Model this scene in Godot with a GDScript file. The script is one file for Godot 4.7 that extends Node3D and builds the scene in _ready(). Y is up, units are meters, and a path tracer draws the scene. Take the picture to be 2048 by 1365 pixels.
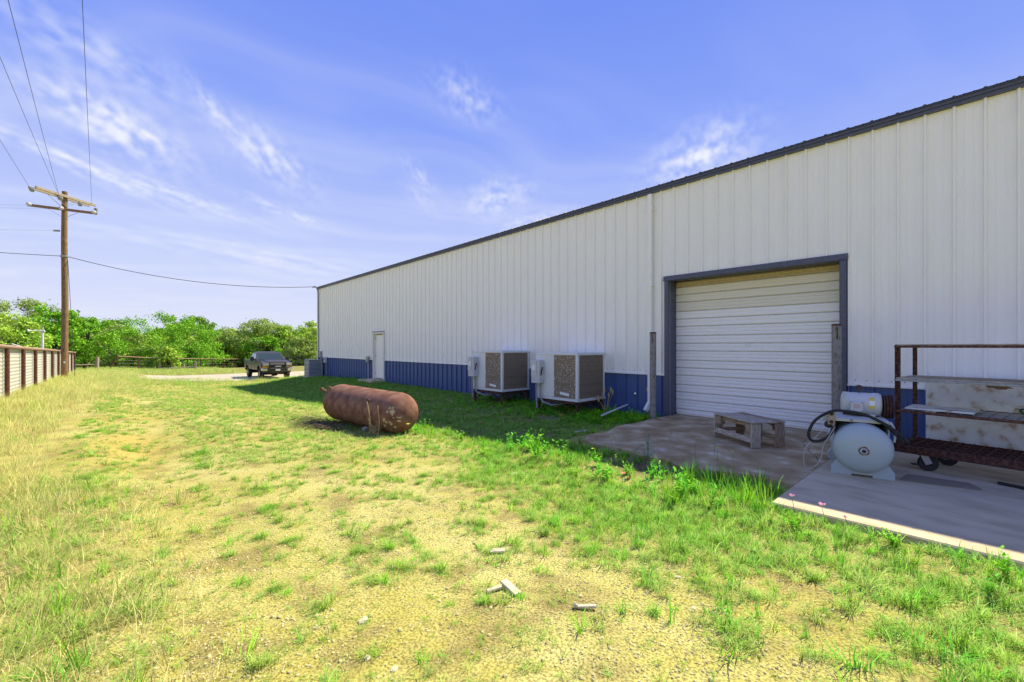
extends Node3D
# A metal workshop beside a rutted gravel track. World: the long wall lies at x = WALL and runs along -z; y is up, metres.

const WALL := 9.33
const EAVE := 5.2
const PITCH := 0.317
const EXPOSURE := 1.66
const RIB0 := 0.285          # z of one rib
var M := {}                  # materials by name
var T := {}                  # textures by name
var n_low := FastNoiseLite.new()
var n_mid := FastNoiseLite.new()
var n_fine := FastNoiseLite.new()

class MB:
	var v := PackedVector3Array()
	var n := PackedVector3Array()
	var c := PackedColorArray()
	var color := Color.WHITE
	var coloured := false

	func tri(a: Vector3, b: Vector3, d: Vector3, na: Vector3, nb: Vector3, nd: Vector3) -> void:
		if (b - a).cross(d - a).dot(na + nb + nd) > 0.0:
			v.append_array(PackedVector3Array([a, d, b]))
			n.append_array(PackedVector3Array([na, nd, nb]))
		else:
			v.append_array(PackedVector3Array([a, b, d]))
			n.append_array(PackedVector3Array([na, nb, nd]))
		if coloured:
			c.append_array(PackedColorArray([color, color, color]))

	func flat(a: Vector3, b: Vector3, d: Vector3, out: Vector3) -> void:
		var k := (b - a).cross(d - a).normalized()
		if k.dot(out) < 0.0:
			k = -k
		tri(a, b, d, k, k, k)

	func quad(a: Vector3, b: Vector3, d: Vector3, e: Vector3, out: Vector3) -> void:
		flat(a, b, d, out)
		flat(a, d, e, out)

	func box(centre: Vector3, size: Vector3, bevel := 0.0, turn := Basis.IDENTITY) -> MB:
		var h := size * 0.5
		var b := minf(bevel, minf(h.x, minf(h.y, h.z)) * 0.9)
		var axes := [Vector3.RIGHT, Vector3.UP, Vector3.BACK]
		var face := func(i: int, s: float, p: float, q: float) -> Vector3:
			var j := (i + 1) % 3
			var k := (i + 2) % 3
			var o := Vector3.ZERO
			o[i] = s * h[i]
			o[j] = p * (h[j] - b)
			o[k] = q * (h[k] - b)
			return centre + turn * o
		for i in 3:
			var j := (i + 1) % 3
			var k := (i + 2) % 3
			for s in [-1.0, 1.0]:
				quad(face.call(i, s, -1.0, -1.0), face.call(i, s, 1.0, -1.0), face.call(i, s, 1.0, 1.0), face.call(i, s, -1.0, 1.0), turn * (axes[i] * s))
			if b > 0.0:
				for s in [-1.0, 1.0]:
					for t in [-1.0, 1.0]:
						# edge between face i (side s) and face j (side t), running along k; on face j the first free axis is k, the second i
						quad(face.call(i, s, t, -1.0), face.call(i, s, t, 1.0), face.call(j, t, 1.0, s), face.call(j, t, -1.0, s), turn * (axes[i] * s + axes[j] * t))
		if b > 0.0:
			for x in [-1.0, 1.0]:
				for y in [-1.0, 1.0]:
					for z in [-1.0, 1.0]:
						flat(face.call(0, x, y, z), face.call(1, y, z, x), face.call(2, z, x, y), turn * Vector3(x, y, z))
		return self

	func bar(a: Vector3, b: Vector3, w: float, t: float, bevel := 0.0, up := Vector3.UP) -> MB:
		var y := (b - a).normalized()
		if absf(y.dot(up)) > 0.98:
			up = Vector3.RIGHT
		var x := up.cross(y).normalized()
		return box((a + b) * 0.5, Vector3(w, a.distance_to(b), t), bevel, Basis(x, y, x.cross(y)))

	func tube(path: Array, r0: float, r1 := -1.0, seg := 8, caps := true) -> MB:
		if r1 < 0.0:
			r1 = r0
		var rings := []
		var count := path.size()
		var side := Vector3.ZERO
		for i in count:
			var dir: Vector3 = ((path[mini(i + 1, count - 1)] as Vector3) - (path[maxi(i - 1, 0)] as Vector3)).normalized()
			if side == Vector3.ZERO:
				side = dir.cross(Vector3.UP if absf(dir.y) < 0.9 else Vector3.RIGHT).normalized()
			side = (side - dir * side.dot(dir)).normalized()
			var up := dir.cross(side)
			var r := lerpf(r0, r1, float(i) / maxf(1.0, count - 1))
			var ring := []
			for k in seg:
				var a := TAU * k / seg
				var o := side * cos(a) + up * sin(a)
				ring.append([(path[i] as Vector3) + o * r, o])
			rings.append(ring)
		for i in count - 1:
			for k in seg:
				var l := (k + 1) % seg
				var A: Array = rings[i][k]
				var B: Array = rings[i][l]
				var C: Array = rings[i + 1][l]
				var D: Array = rings[i + 1][k]
				tri(A[0], B[0], C[0], A[1], B[1], C[1])
				tri(A[0], C[0], D[0], A[1], C[1], D[1])
		if caps:
			for e in [0, count - 1]:
				var o: Vector3 = (path[e] as Vector3) - (path[1 if e == 0 else count - 2] as Vector3)
				for k in seg:
					flat(path[e], rings[e][k][0], rings[e][(k + 1) % seg][0], o)
		return self

	# profile: [radius, along] pairs turned about the axis (origin, dir); smooth unless two points share a place
	func lathe(profile: Array, origin: Vector3, dir: Vector3, seg := 24, hard := false) -> MB:
		var y := dir.normalized()
		var x := y.cross(Vector3.UP if absf(y.y) < 0.9 else Vector3.RIGHT).normalized()
		var z := x.cross(y)
		var norms := []
		for i in profile.size() - 1:
			var d := Vector2(profile[i + 1][0] - profile[i][0], profile[i + 1][1] - profile[i][1])
			norms.append(Vector2(d.y, -d.x).normalized())
		for i in profile.size() - 1:
			var na: Vector2 = norms[i]
			var nb: Vector2 = norms[i]
			if not hard:
				if i > 0 and norms[i].dot(norms[i - 1]) > 0.6:
					na = (norms[i] + norms[i - 1]).normalized()
				if i + 1 < norms.size() and norms[i].dot(norms[i + 1]) > 0.6:
					nb = (norms[i] + norms[i + 1]).normalized()
			for k in seg:
				var p := TAU * k / seg
				var q := TAU * (k + 1) / seg
				var op := x * cos(p) + z * sin(p)
				var oq := x * cos(q) + z * sin(q)
				var ya := y * float(profile[i][1]) + origin
				var yb := y * float(profile[i + 1][1]) + origin
				var ra := float(profile[i][0])
				var rb := float(profile[i + 1][0])
				var A := ya + op * ra
				var B := ya + oq * ra
				var C := yb + oq * rb
				var D := yb + op * rb
				var nA := op * na.x + y * na.y
				var nB := oq * na.x + y * na.y
				var nC := oq * nb.x + y * nb.y
				var nD := op * nb.x + y * nb.y
				if ra > 1e-5:
					tri(A, B, C, nA, nB, nC)
				if rb > 1e-5:
					tri(A, C, D, nA, nC, nD)
		return self

	# poly in the plane (u, w) swept along axis from a to b; basis columns give u and w
	func prism(poly: PackedVector2Array, u: Vector3, w: Vector3, from: Vector3, to: Vector3) -> MB:
		var along := to - from
		var idx := Geometry2D.triangulate_polygon(poly)
		for i in range(0, idx.size(), 3):
			var p := [poly[idx[i]], poly[idx[i + 1]], poly[idx[i + 2]]]
			for e in 2:
				var o := from if e == 0 else to
				flat(o + u * p[0].x + w * p[0].y, o + u * p[1].x + w * p[1].y, o + u * p[2].x + w * p[2].y, -along if e == 0 else along)
		var sign_ := 1.0 if not Geometry2D.is_polygon_clockwise(poly) else -1.0
		for i in poly.size():
			var a := poly[i]
			var b := poly[(i + 1) % poly.size()]
			var d := b - a
			var out := (u * d.y - w * d.x) * sign_
			quad(from + u * a.x + w * a.y, from + u * b.x + w * b.y, to + u * b.x + w * b.y, to + u * a.x + w * a.y, out)
		return self

	# rows of points, all rows alike in length; smooth
	func sheet(rows: Array, out: Vector3) -> MB:
		var h := rows.size()
		var w: int = rows[0].size()
		var nn := []
		for i in h:
			var r := []
			for j in w:
				var du: Vector3 = rows[i][mini(j + 1, w - 1)] - rows[i][maxi(j - 1, 0)]
				var dv: Vector3 = rows[mini(i + 1, h - 1)][j] - rows[maxi(i - 1, 0)][j]
				var k := du.cross(dv).normalized()
				r.append(k if k.dot(out) >= 0.0 else -k)
			nn.append(r)
		for i in h - 1:
			for j in w - 1:
				tri(rows[i][j], rows[i][j + 1], rows[i + 1][j + 1], nn[i][j], nn[i][j + 1], nn[i + 1][j + 1])
				tri(rows[i][j], rows[i + 1][j + 1], rows[i + 1][j], nn[i][j], nn[i + 1][j + 1], nn[i + 1][j])
		return self

	func mesh() -> ArrayMesh:
		var a := []
		a.resize(Mesh.ARRAY_MAX)
		a[Mesh.ARRAY_VERTEX] = v
		a[Mesh.ARRAY_NORMAL] = n
		if coloured:
			a[Mesh.ARRAY_COLOR] = c
		var m := ArrayMesh.new()
		m.add_surface_from_arrays(Mesh.PRIMITIVE_TRIANGLES, a)
		return m

# ---------------------------------------------------------------- naming helpers
func V(x: float, y: float, s: float) -> Vector3:            # s runs away from the camera along the wall
	return Vector3(x, y, -s)

func tag(o: Node3D, label := "", category := "", group := "", kind := "") -> Node3D:
	if label: o.set_meta("label", label)
	if category: o.set_meta("category", category)
	if group: o.set_meta("group", group)
	if kind: o.set_meta("kind", kind)
	return o

func thing(called: String, label: String, category: String, at := Vector3.ZERO, turn := 0.0, group := "") -> Node3D:
	var o := Node3D.new()
	o.name = called
	add_child(o, true)
	o.position = at
	o.rotation.y = turn
	return tag(o, label, category, group)

func part(called: String, shape, material: Material, parent: Node, at := Vector3.ZERO) -> MeshInstance3D:
	var o := MeshInstance3D.new()
	o.name = called
	o.mesh = shape.mesh() if shape is MB else shape
	o.material_override = material
	o.position = at
	parent.add_child(o, true)
	return o

func single(called: String, shape, material: Material, label: String, category: String, group := "", at := Vector3.ZERO) -> MeshInstance3D:
	return tag(part(called, shape, material, self, at), label, category, group) as MeshInstance3D

func ground_piece(called: String, shape, material: Material) -> MeshInstance3D:
	return tag(part(called, shape, material, self), "", "", "", "structure") as MeshInstance3D

func scatter(called: String, mesh: Mesh, material: Material, places: Array, tints: PackedColorArray, parent: Node = self) -> MultiMeshInstance3D:
	var mm := MultiMesh.new()
	mm.transform_format = MultiMesh.TRANSFORM_3D
	mm.use_colors = true
	mm.mesh = mesh
	mm.instance_count = places.size()
	for i in places.size():
		mm.set_instance_transform(i, places[i])
		mm.set_instance_color(i, tints[i])
	var o := MultiMeshInstance3D.new()
	o.name = called
	o.multimesh = mm
	o.material_override = material
	parent.add_child(o, true)
	o.set_meta("kind", "stuff")
	return o

# ---------------------------------------------------------------- materials
func ramp(stops: Array) -> Gradient:
	var g := Gradient.new()
	var off := PackedFloat32Array()
	var col := PackedColorArray()
	for s in stops:
		off.append(s[0])
		col.append((s[1] as Color).linear_to_srgb())
	g.offsets = off
	g.colors = col
	return g

func noise_tex(seed_: int, freq: float, stops: Array, octaves := 4, kind := FastNoiseLite.TYPE_SIMPLEX_SMOOTH, size := 512) -> NoiseTexture2D:
	var f := FastNoiseLite.new()
	f.seed = seed_
	f.noise_type = kind
	f.frequency = freq
	f.fractal_octaves = octaves
	if kind == FastNoiseLite.TYPE_CELLULAR:
		f.cellular_return_type = FastNoiseLite.RETURN_DISTANCE2_SUB
		f.fractal_type = FastNoiseLite.FRACTAL_NONE
		f.domain_warp_enabled = true
		f.domain_warp_amplitude = 38.0
		f.domain_warp_frequency = 0.03
	var t := NoiseTexture2D.new()
	t.width = size
	t.height = size
	t.seamless = true
	t.noise = f
	if stops.size():
		t.color_ramp = ramp(stops)
	return t

func L(r: float, g: float, b: float) -> Color:
	return Color(r, g, b)

func mat(called: String, c: Color, rough := 0.6, metal := 0.0, tex: Texture2D = null, scale := Vector3.ONE, bump: Texture2D = null, bump_cm := 0.0) -> StandardMaterial3D:
	var m := StandardMaterial3D.new()
	m.resource_name = called
	m.albedo_color = c.linear_to_srgb()
	m.roughness = rough
	m.metallic = metal
	if tex:
		m.albedo_texture = tex
	if bump:
		m.heightmap_enabled = true
		m.heightmap_texture = bump
		m.heightmap_scale = bump_cm
	if tex or bump:
		m.uv1_triplanar = true
		m.uv1_scale = scale
	M[called] = m
	return m

func materials() -> void:
	T.grime = noise_tex(3, 0.012, [[0.0, L(0.93, 0.925, 0.91)], [0.35, L(0.985, 0.985, 0.98)], [1.0, L(1, 1, 1)]], 5)
	T.streak = noise_tex(5, 0.02, [[0.0, L(0.55, 0.55, 0.55)], [0.5, L(0.85, 0.85, 0.85)], [1.0, L(1, 1, 1)]], 5)
	T.rust = noise_tex(7, 0.018, [[0.0, L(0.045, 0.022, 0.018)], [0.4, L(0.11, 0.042, 0.026)], [0.6, L(0.17, 0.075, 0.045)], [0.8, L(0.23, 0.12, 0.07)], [1.0, L(0.3, 0.2, 0.13)]], 6)
	T.tank = noise_tex(11, 0.009, [[0.0, L(0.10, 0.046, 0.032)], [0.35, L(0.17, 0.083, 0.058)], [0.6, L(0.225, 0.12, 0.085)], [1.0, L(0.32, 0.2, 0.14)]], 8)
	T.rustwhite = noise_tex(13, 0.012, [[0.0, L(0.3, 0.19, 0.11)], [0.2, L(0.48, 0.38, 0.27)], [0.32, L(0.62, 0.58, 0.49)], [0.46, L(0.72, 0.72, 0.66)], [1.0, L(0.80, 0.83, 0.78)]], 8)
	T.wood = noise_tex(17, 0.02, [[0.0, L(0.15, 0.125, 0.095)], [0.4, L(0.37, 0.325, 0.255)], [0.7, L(0.56, 0.505, 0.41)], [1.0, L(0.7, 0.64, 0.53)]], 5)
	T.polewood = noise_tex(19, 0.02, [[0.0, L(0.09, 0.05, 0.02)], [0.45, L(0.27, 0.165, 0.07)], [0.75, L(0.44, 0.3, 0.14)], [1.0, L(0.6, 0.46, 0.26)]], 5)
	T.concrete = noise_tex(23, 0.006, [[0.0, L(0.62, 0.60, 0.57)], [0.36, L(0.78, 0.77, 0.75)], [0.55, L(0.85, 0.845, 0.83)], [1.0, L(0.93, 0.93, 0.92)]], 7, FastNoiseLite.TYPE_SIMPLEX_SMOOTH, 1024)
	T.apron = noise_tex(29, 0.005, [[0.0, L(0.26, 0.16, 0.07)], [0.32, L(0.36, 0.255, 0.135)], [0.56, L(0.44, 0.335, 0.195)], [0.70, L(0.49, 0.39, 0.25)], [0.80, L(0.6, 0.52, 0.37)], [1.0, L(0.72, 0.66, 0.52)]], 7, FastNoiseLite.TYPE_SIMPLEX_SMOOTH, 1024)
	T.pebble = noise_tex(31, 0.055, [[0.0, L(0.55, 0.53, 0.5)], [0.25, L(0.82, 0.81, 0.8)], [0.6, L(0.95, 0.95, 0.94)], [1.0, L(1, 1, 1)]], 1, FastNoiseLite.TYPE_CELLULAR, 1024)
	T.pebble_h = noise_tex(31, 0.055, [], 1, FastNoiseLite.TYPE_CELLULAR, 1024)
	T.soil = noise_tex(61, 0.02, [[0.0, L(0.3, 0.26, 0.2)], [0.34, L(0.66, 0.63, 0.57)], [0.5, L(0.85, 0.84, 0.81)], [0.68, L(1, 1, 1)], [1.0, L(1, 1, 1)]], 8, FastNoiseLite.TYPE_SIMPLEX, 1024)
	T.soil_h = noise_tex(61, 0.02, [], 8, FastNoiseLite.TYPE_SIMPLEX, 1024)
	T.grain_h = noise_tex(37, 0.03, [], 6)
	T.coil = noise_tex(41, 0.09, [[0.0, L(0.14, 0.10, 0.06)], [0.5, L(0.25, 0.185, 0.115)], [0.70, L(0.31, 0.235, 0.15)], [0.74, L(0.75, 0.72, 0.66)], [1.0, L(0.85, 0.84, 0.8)]], 2)
	T.dust = noise_tex(43, 0.03, [[0.0, L(0.7, 0.68, 0.64)], [1.0, L(1, 1, 1)]], 4)

	mat("wall_white", L(0.92, 0.895, 0.81), 0.42, 0.0, T.grime, Vector3(0.35, 0.12, 0.35))
	mat("trim_white", L(0.90, 0.87, 0.78), 0.45)
	mat("wall_blue", L(0.055, 0.10, 0.255), 0.42, 0.0, T.grime, Vector3(0.5, 0.4, 0.5))
	mat("navy", L(0.085, 0.095, 0.15), 0.4, 0.0, T.dust, Vector3(0.6, 0.6, 0.6))
	mat("door_white", L(0.90, 0.88, 0.81), 0.4, 0.0, T.grime, Vector3(0.3, 1.2, 0.9))
	mat("door_stained", L(0.66, 0.52, 0.27), 0.5, 0.0, T.streak, Vector3(0.3, 2.0, 1.4))
	mat("door_yellowed", L(0.80, 0.75, 0.60), 0.45, 0.0, T.grime, Vector3(0.3, 2.0, 1.2))
	mat("screw", L(0.12, 0.13, 0.15), 0.5, 0.4)
	mat("galvanised", L(0.42, 0.43, 0.44), 0.5, 0.6, T.dust, Vector3(2, 2, 2))
	mat("grey_paint", L(0.36, 0.37, 0.37), 0.55, 0.0, T.streak, Vector3(2, 1, 2))
	mat("box_white", L(0.66, 0.67, 0.65), 0.5, 0.0, T.streak, Vector3(3, 1.4, 3))
	mat("cooler_white", L(0.72, 0.73, 0.70), 0.5, 0.0, T.grime, Vector3(1.2, 0.8, 1.2))
	mat("coil", L(0.95, 0.95, 0.95), 0.8, 0.0, T.coil, Vector3(2.2, 1.1, 2.2))
	mat("rust", L(0.72, 0.68, 0.66), 0.85, 0.0, T.rust, Vector3(2, 2, 2), T.grain_h, 0.3)
	mat("rust_dark", L(0.5, 0.45, 0.45), 0.85, 0.0, T.rust, Vector3(2, 2, 2))
	mat("tank_rust", L(1, 1, 1), 0.9, 0.0, T.tank, Vector3(0.8, 0.8, 0.8), T.grain_h, 0.15)
	(M.tank_rust as StandardMaterial3D).metallic_specular = 0.25
	mat("pipe_rust", L(0.7, 0.55, 0.55), 0.8, 0.0, T.rust, Vector3(1.5, 1.0, 1.5))
	mat("rail_rust", L(0.36, 0.24, 0.17), 0.8, 0.0, T.dust, Vector3(2, 2, 2))
	mat("bollard", L(0.27, 0.255, 0.235), 0.75, 0.0, noise_tex(47, 0.02, [[0.0, L(0.35, 0.2, 0.12)], [0.3, L(0.75, 0.65, 0.55)], [0.5, L(0.95, 0.95, 0.95)], [1.0, L(1, 1, 1)]], 5), Vector3(2.5, 0.7, 2.5))
	mat("compressor", L(0.41, 0.475, 0.475), 0.42, 0.0, T.grime, Vector3(1.5, 1.5, 1.5))
	mat("motor_grey", L(0.55, 0.56, 0.53), 0.45, 0.0, T.grime, Vector3(2, 2, 2))
	mat("mat_grey", L(0.24, 0.195, 0.13), 0.95)
	mat("rust_stain", L(0.26, 0.14, 0.07), 0.85, 0.0, T.dust, Vector3(6, 6, 6))
	mat("old_paint", L(0.55, 0.42, 0.25), 0.8, 0.0, T.streak, Vector3(9, 9, 9))
	mat("crack", L(0.09, 0.075, 0.06), 0.95)
	mat("rubber", L(0.02, 0.02, 0.021), 0.7, 0.0, T.dust, Vector3(4, 4, 4))
	mat("black", L(0.018, 0.018, 0.02), 0.5)
	mat("yellow_label", L(0.7, 0.52, 0.06), 0.5)
	mat("white_label", L(0.8, 0.8, 0.76), 0.5)
	mat("red_print", L(0.55, 0.12, 0.1), 0.6)
	mat("cream_sign", L(0.62, 0.62, 0.36), 0.5, 0.0, T.streak, Vector3(4, 4, 4))
	mat("dark_green", L(0.015, 0.06, 0.055), 0.5)
	mat("teal", L(0.02, 0.16, 0.2), 0.5)
	mat("freezer", L(1, 1, 1), 0.55, 0.0, T.rustwhite, Vector3(0.75, 0.75, 0.75), T.grain_h, 0.1)
	mat("wood_x", L(1, 0.97, 0.9), 0.85, 0.0, T.wood, Vector3(0.5, 7, 7), T.grain_h, 0.3)
	mat("wood_brown", L(0.75, 0.6, 0.5), 0.85, 0.0, T.wood, Vector3(0.5, 7, 7), T.grain_h, 0.3)
	mat("pole_wood", L(0.72, 0.70, 0.70), 0.85, 0.0, T.polewood, Vector3(4, 0.25, 4), T.grain_h, 0.4)
	mat("arm_wood", L(0.85, 0.8, 0.72), 0.8, 0.0, T.wood, Vector3(2, 2, 2))
	mat("arm_brown", L(0.6, 0.4, 0.28), 0.8, 0.0, T.wood, Vector3(2, 2, 2))
	mat("insulator", L(0.32, 0.33, 0.32), 0.25)
	mat("wire", L(0.05, 0.05, 0.06), 0.5, 0.3)
	mat("cable", L(0.02, 0.02, 0.025), 0.6)
	mat("slab", L(0.66, 0.545, 0.345), 0.85, 0.0, T.concrete, Vector3(0.5, 0.5, 0.22), T.grain_h, 0.2)
	mat("apron", L(1, 0.97, 0.84), 0.85, 0.0, T.apron, Vector3(0.35, 0.35, 0.35), T.grain_h, 0.6)
	mat("cord_grey", L(0.4, 0.4, 0.37), 0.6)
	mat("pvc", L(0.66, 0.68, 0.68), 0.4)
	mat("sheet_metal", L(0.50, 0.50, 0.45), 0.5, 0.0, T.grime, Vector3(0.5, 2, 0.5))
	mat("truck_paint", L(0.024, 0.024, 0.027), 0.42, 0.0, T.dust, Vector3(1, 1, 1))
	(M.truck_paint as StandardMaterial3D).clearcoat_enabled = true
	(M.truck_paint as StandardMaterial3D).clearcoat = 0.5
	mat("glass_dark", L(0.03, 0.05, 0.05), 0.06)
	mat("glass_side", L(0.35, 0.4, 0.5), 0.08, 0.4)
	mat("chrome", L(0.7, 0.68, 0.62), 0.25, 0.9)
	mat("headlight", L(0.6, 0.62, 0.6), 0.1, 0.2)
	mat("amber", L(0.7, 0.35, 0.03), 0.2)
	mat("rim", L(0.4, 0.4, 0.42), 0.3, 0.8)
	mat("ac_grey", L(0.36, 0.40, 0.44), 0.5, 0.0, T.dust, Vector3(2, 2, 2))
	mat("ac_dark", L(0.07, 0.085, 0.1), 0.6)
	mat("stone", L(0.74, 0.68, 0.42), 0.9, 0.0, T.dust, Vector3(9, 9, 9))
	mat("chip_wood", L(0.66, 0.58, 0.42), 0.9, 0.0, T.streak, Vector3(3, 30, 30))
	mat("bark", L(0.085, 0.068, 0.052), 0.9, 0.0, T.dust, Vector3(2, 0.6, 2))
	for k in [["yellow_petal", L(0.75, 0.72, 0.02)], ["pink_petal", L(0.8, 0.33, 0.48)], ["orange_petal", L(0.75, 0.22, 0.08)], ["stem_green", L(0.1, 0.2, 0.03)], ["dry_stalk", L(0.5, 0.36, 0.16)], ["sage", L(0.16, 0.26, 0.15)], ["white_petal", L(0.7, 0.68, 0.75)]]:
		var m := mat(k[0], k[1], 0.7)
		m.backlight_enabled = true
		m.backlight = Color(0.35, 0.35, 0.35)
	var gm := mat("ground", L(0.92, 0.92, 0.9), 0.95, 0.0, T.soil, Vector3(1.75, 1.75, 1.75), T.soil_h, 0.3)
	gm.vertex_color_use_as_albedo = true
	gm.uv1_world_triplanar = true
	gm.metallic_specular = 0.2
	var rm := mat("road", L(0.62, 0.56, 0.42), 0.95, 0.0, T.pebble, Vector3(0.9, 0.9, 0.9), T.pebble_h, 1.0)
	rm.uv1_world_triplanar = true
	for k in ["leaf", "blade"]:
		var m := mat(k, L(1, 1, 1), 0.6)
		m.vertex_color_use_as_albedo = true
		m.metallic_specular = 0.3
		m.backlight_enabled = true
		m.backlight = Color(0.7, 0.7, 0.7) if k == "leaf" else Color(0.7, 0.7, 0.7)
	var pm := mat("pebble", L(1, 1, 1), 0.9)
	pm.vertex_color_use_as_albedo = true

# ---------------------------------------------------------------- the lie of the land
func lut(t: float, xs: Array, ys: Array) -> float:
	if t <= xs[0]:
		return ys[0]
	for i in xs.size() - 1:
		if t < xs[i + 1]:
			var k: float = (t - xs[i]) / (xs[i + 1] - xs[i])
			return lerpf(ys[i], ys[i + 1], k)
	return ys[-1]

func h(x: float, s: float) -> float:
	var east := lut(s, [2.0, 6.0, 14.0, 23.0, 28.0, 36.0, 50.0, 66.0, 84.0, 120.0, 200.0], [-0.11, -0.16, -0.30, -0.66, -0.73, -0.80, -0.95, -1.25, -2.0, -3.0, -3.4])
	var west := lut(s, [0.0, 17.0, 34.0, 46.0, 66.0, 84.0, 120.0, 200.0], [-0.09, -0.02, -0.25, -0.45, -0.95, -1.7, -2.8, -3.4])
	var y := lerpf(west, east, smoothstep(-2.0, 4.0, x))
	var pad := lut(s, [14.0, 20.0, 28.0], [-0.14, -0.12, -0.30])
	y = lerpf(y, pad, smoothstep(5.0, 8.9, x) * (1.0 - smoothstep(28.4, 33.0, s)) * smoothstep(4.8, 7.0, s))
	if s < 5.6 and x > 3.8:
		y = lerpf(y, -0.065, smoothstep(3.8, 4.9, x) * (1.0 - smoothstep(4.8, 5.6, s)))
	var near := 1.0 - smoothstep(18.0, 40.0, absf(s) + absf(x))
	if near > 0.0 and not (x > 4.7 and s < 5.2):
		y += near * (0.035 * n_low.get_noise_2d(x * 22.0, s * 14.0) + 0.016 * n_mid.get_noise_2d(x * 60.0, s * 60.0))
		y -= near * 0.05 * exp(-pow((x - 0.55) / 0.45, 2.0)) * smoothstep(2.0, 6.0, s)
		y -= 0.07 * exp(-pow((x - 0.25) / 0.4, 2.0) - pow((s - 10.0) / 1.3, 2.0))
		y += 0.07 * exp(-pow((x + 0.35) / 0.35, 2.0) - pow((s - 9.6) / 1.2, 2.0))
	return y

func pick(a: Color, b: Color, t: float) -> Color:
	return a.lerp(b, clampf(t, 0.0, 1.0))

# how much living grass, tall straw and bare earth a place has
func green_at(x: float, s: float) -> float:
	var k := 0.5 + 0.9 * n_low.get_noise_2d(x * 55.0, s * 45.0) + 0.5 * n_mid.get_noise_2d(x * 90.0, s * 90.0)
	var dense := smoothstep(2.7, 4.1, x + 0.9 * n_low.get_noise_2d(x * 40.0 + 90.0, s * 40.0)) * (1.0 - 0.55 * smoothstep(4.0, 6.5, s) * (1.0 - smoothstep(4.3, 5.2, x)))
	var g := clampf(maxf(dense * (0.55 + 0.6 * k), 0.0), 0.0, 1.0)
	g = maxf(g, 0.75 * smoothstep(12.0, 22.0, s) * smoothstep(1.2, 4.0, x + 2.0 * n_low.get_noise_2d(x * 20.0, s * 20.0)))
	g = maxf(g, 0.45 * smoothstep(16.0, 24.0, s) * smoothstep(0.0, 0.3, n_low.get_noise_2d(x * 24.0, s * 11.0) + 0.1))
	return g

func straw_at(x: float, s: float) -> float:
	var edge := lut(s, [0.0, 4.0, 8.0, 14.0, 24.0, 40.0, 70.0], [0.1, -0.2, -0.9, -0.6, 0.3, 1.5, 5.0])
	return smoothstep(0.5, -0.7, x - edge + 0.9 * n_low.get_noise_2d(x * 40.0, s * 30.0))

func _ready() -> void:
	# camera: level, its frame raised a hair above the horizon
	var cam := Camera3D.new()
	cam.name = "camera"
	cam.projection = Camera3D.PROJECTION_FRUSTUM
	cam.near = 0.05
	cam.far = 900.0
	cam.size = 2.0 * 0.05 * 682.5 / 860.0
	cam.frustum_offset = Vector2(0.0, 0.05 * 10.5 / 860.0)
	cam.position = Vector3(0, 1.58, 0)
	cam.rotation.y = -atan(786.0 / 860.0)
	add_child(cam)
	cam.current = true
	# light
	var env := Environment.new()
	env.background_mode = Environment.BG_SKY
	env.tonemap_mode = Environment.TONE_MAPPER_LINEAR
	env.tonemap_exposure = EXPOSURE
	env.sdfgi_enabled = true
	env.ssao_enabled = true
	env.ssil_enabled = true
	env.sky = make_sky()
	var we := WorldEnvironment.new()
	we.name = "world_environment"
	we.environment = env
	add_child(we)
	var sun := DirectionalLight3D.new()
	sun.name = "sun"
	sun.light_energy = 1.6
	sun.light_color = Color(1.0, 0.95, 0.82)
	sun.light_angular_distance = 0.5
	sun.shadow_enabled = true
	sun.sky_mode = DirectionalLight3D.SKY_MODE_LIGHT_ONLY
	add_child(sun)
	sun.look_at_from_position(Vector3.ZERO, V(-0.777, -1.0, 0.02), Vector3.BACK)

	for k in [[n_low, 101, 0.012, 3], [n_mid, 102, 0.012, 3], [n_fine, 103, 0.05, 3]]:
		k[0].seed = k[1]
		k[0].noise_type = FastNoiseLite.TYPE_SIMPLEX_SMOOTH
		k[0].frequency = k[2]
		k[0].fractal_octaves = k[3]
	materials()
	build_ground()
	build_workshop()
	build_fences()
	build_power_lines()
	build_trees()
	build_coolers()
	build_tank()
	build_bollards_and_bench()
	build_compressor()
	build_cart()
	build_truck()
	build_small_things()
	build_plants()

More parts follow.
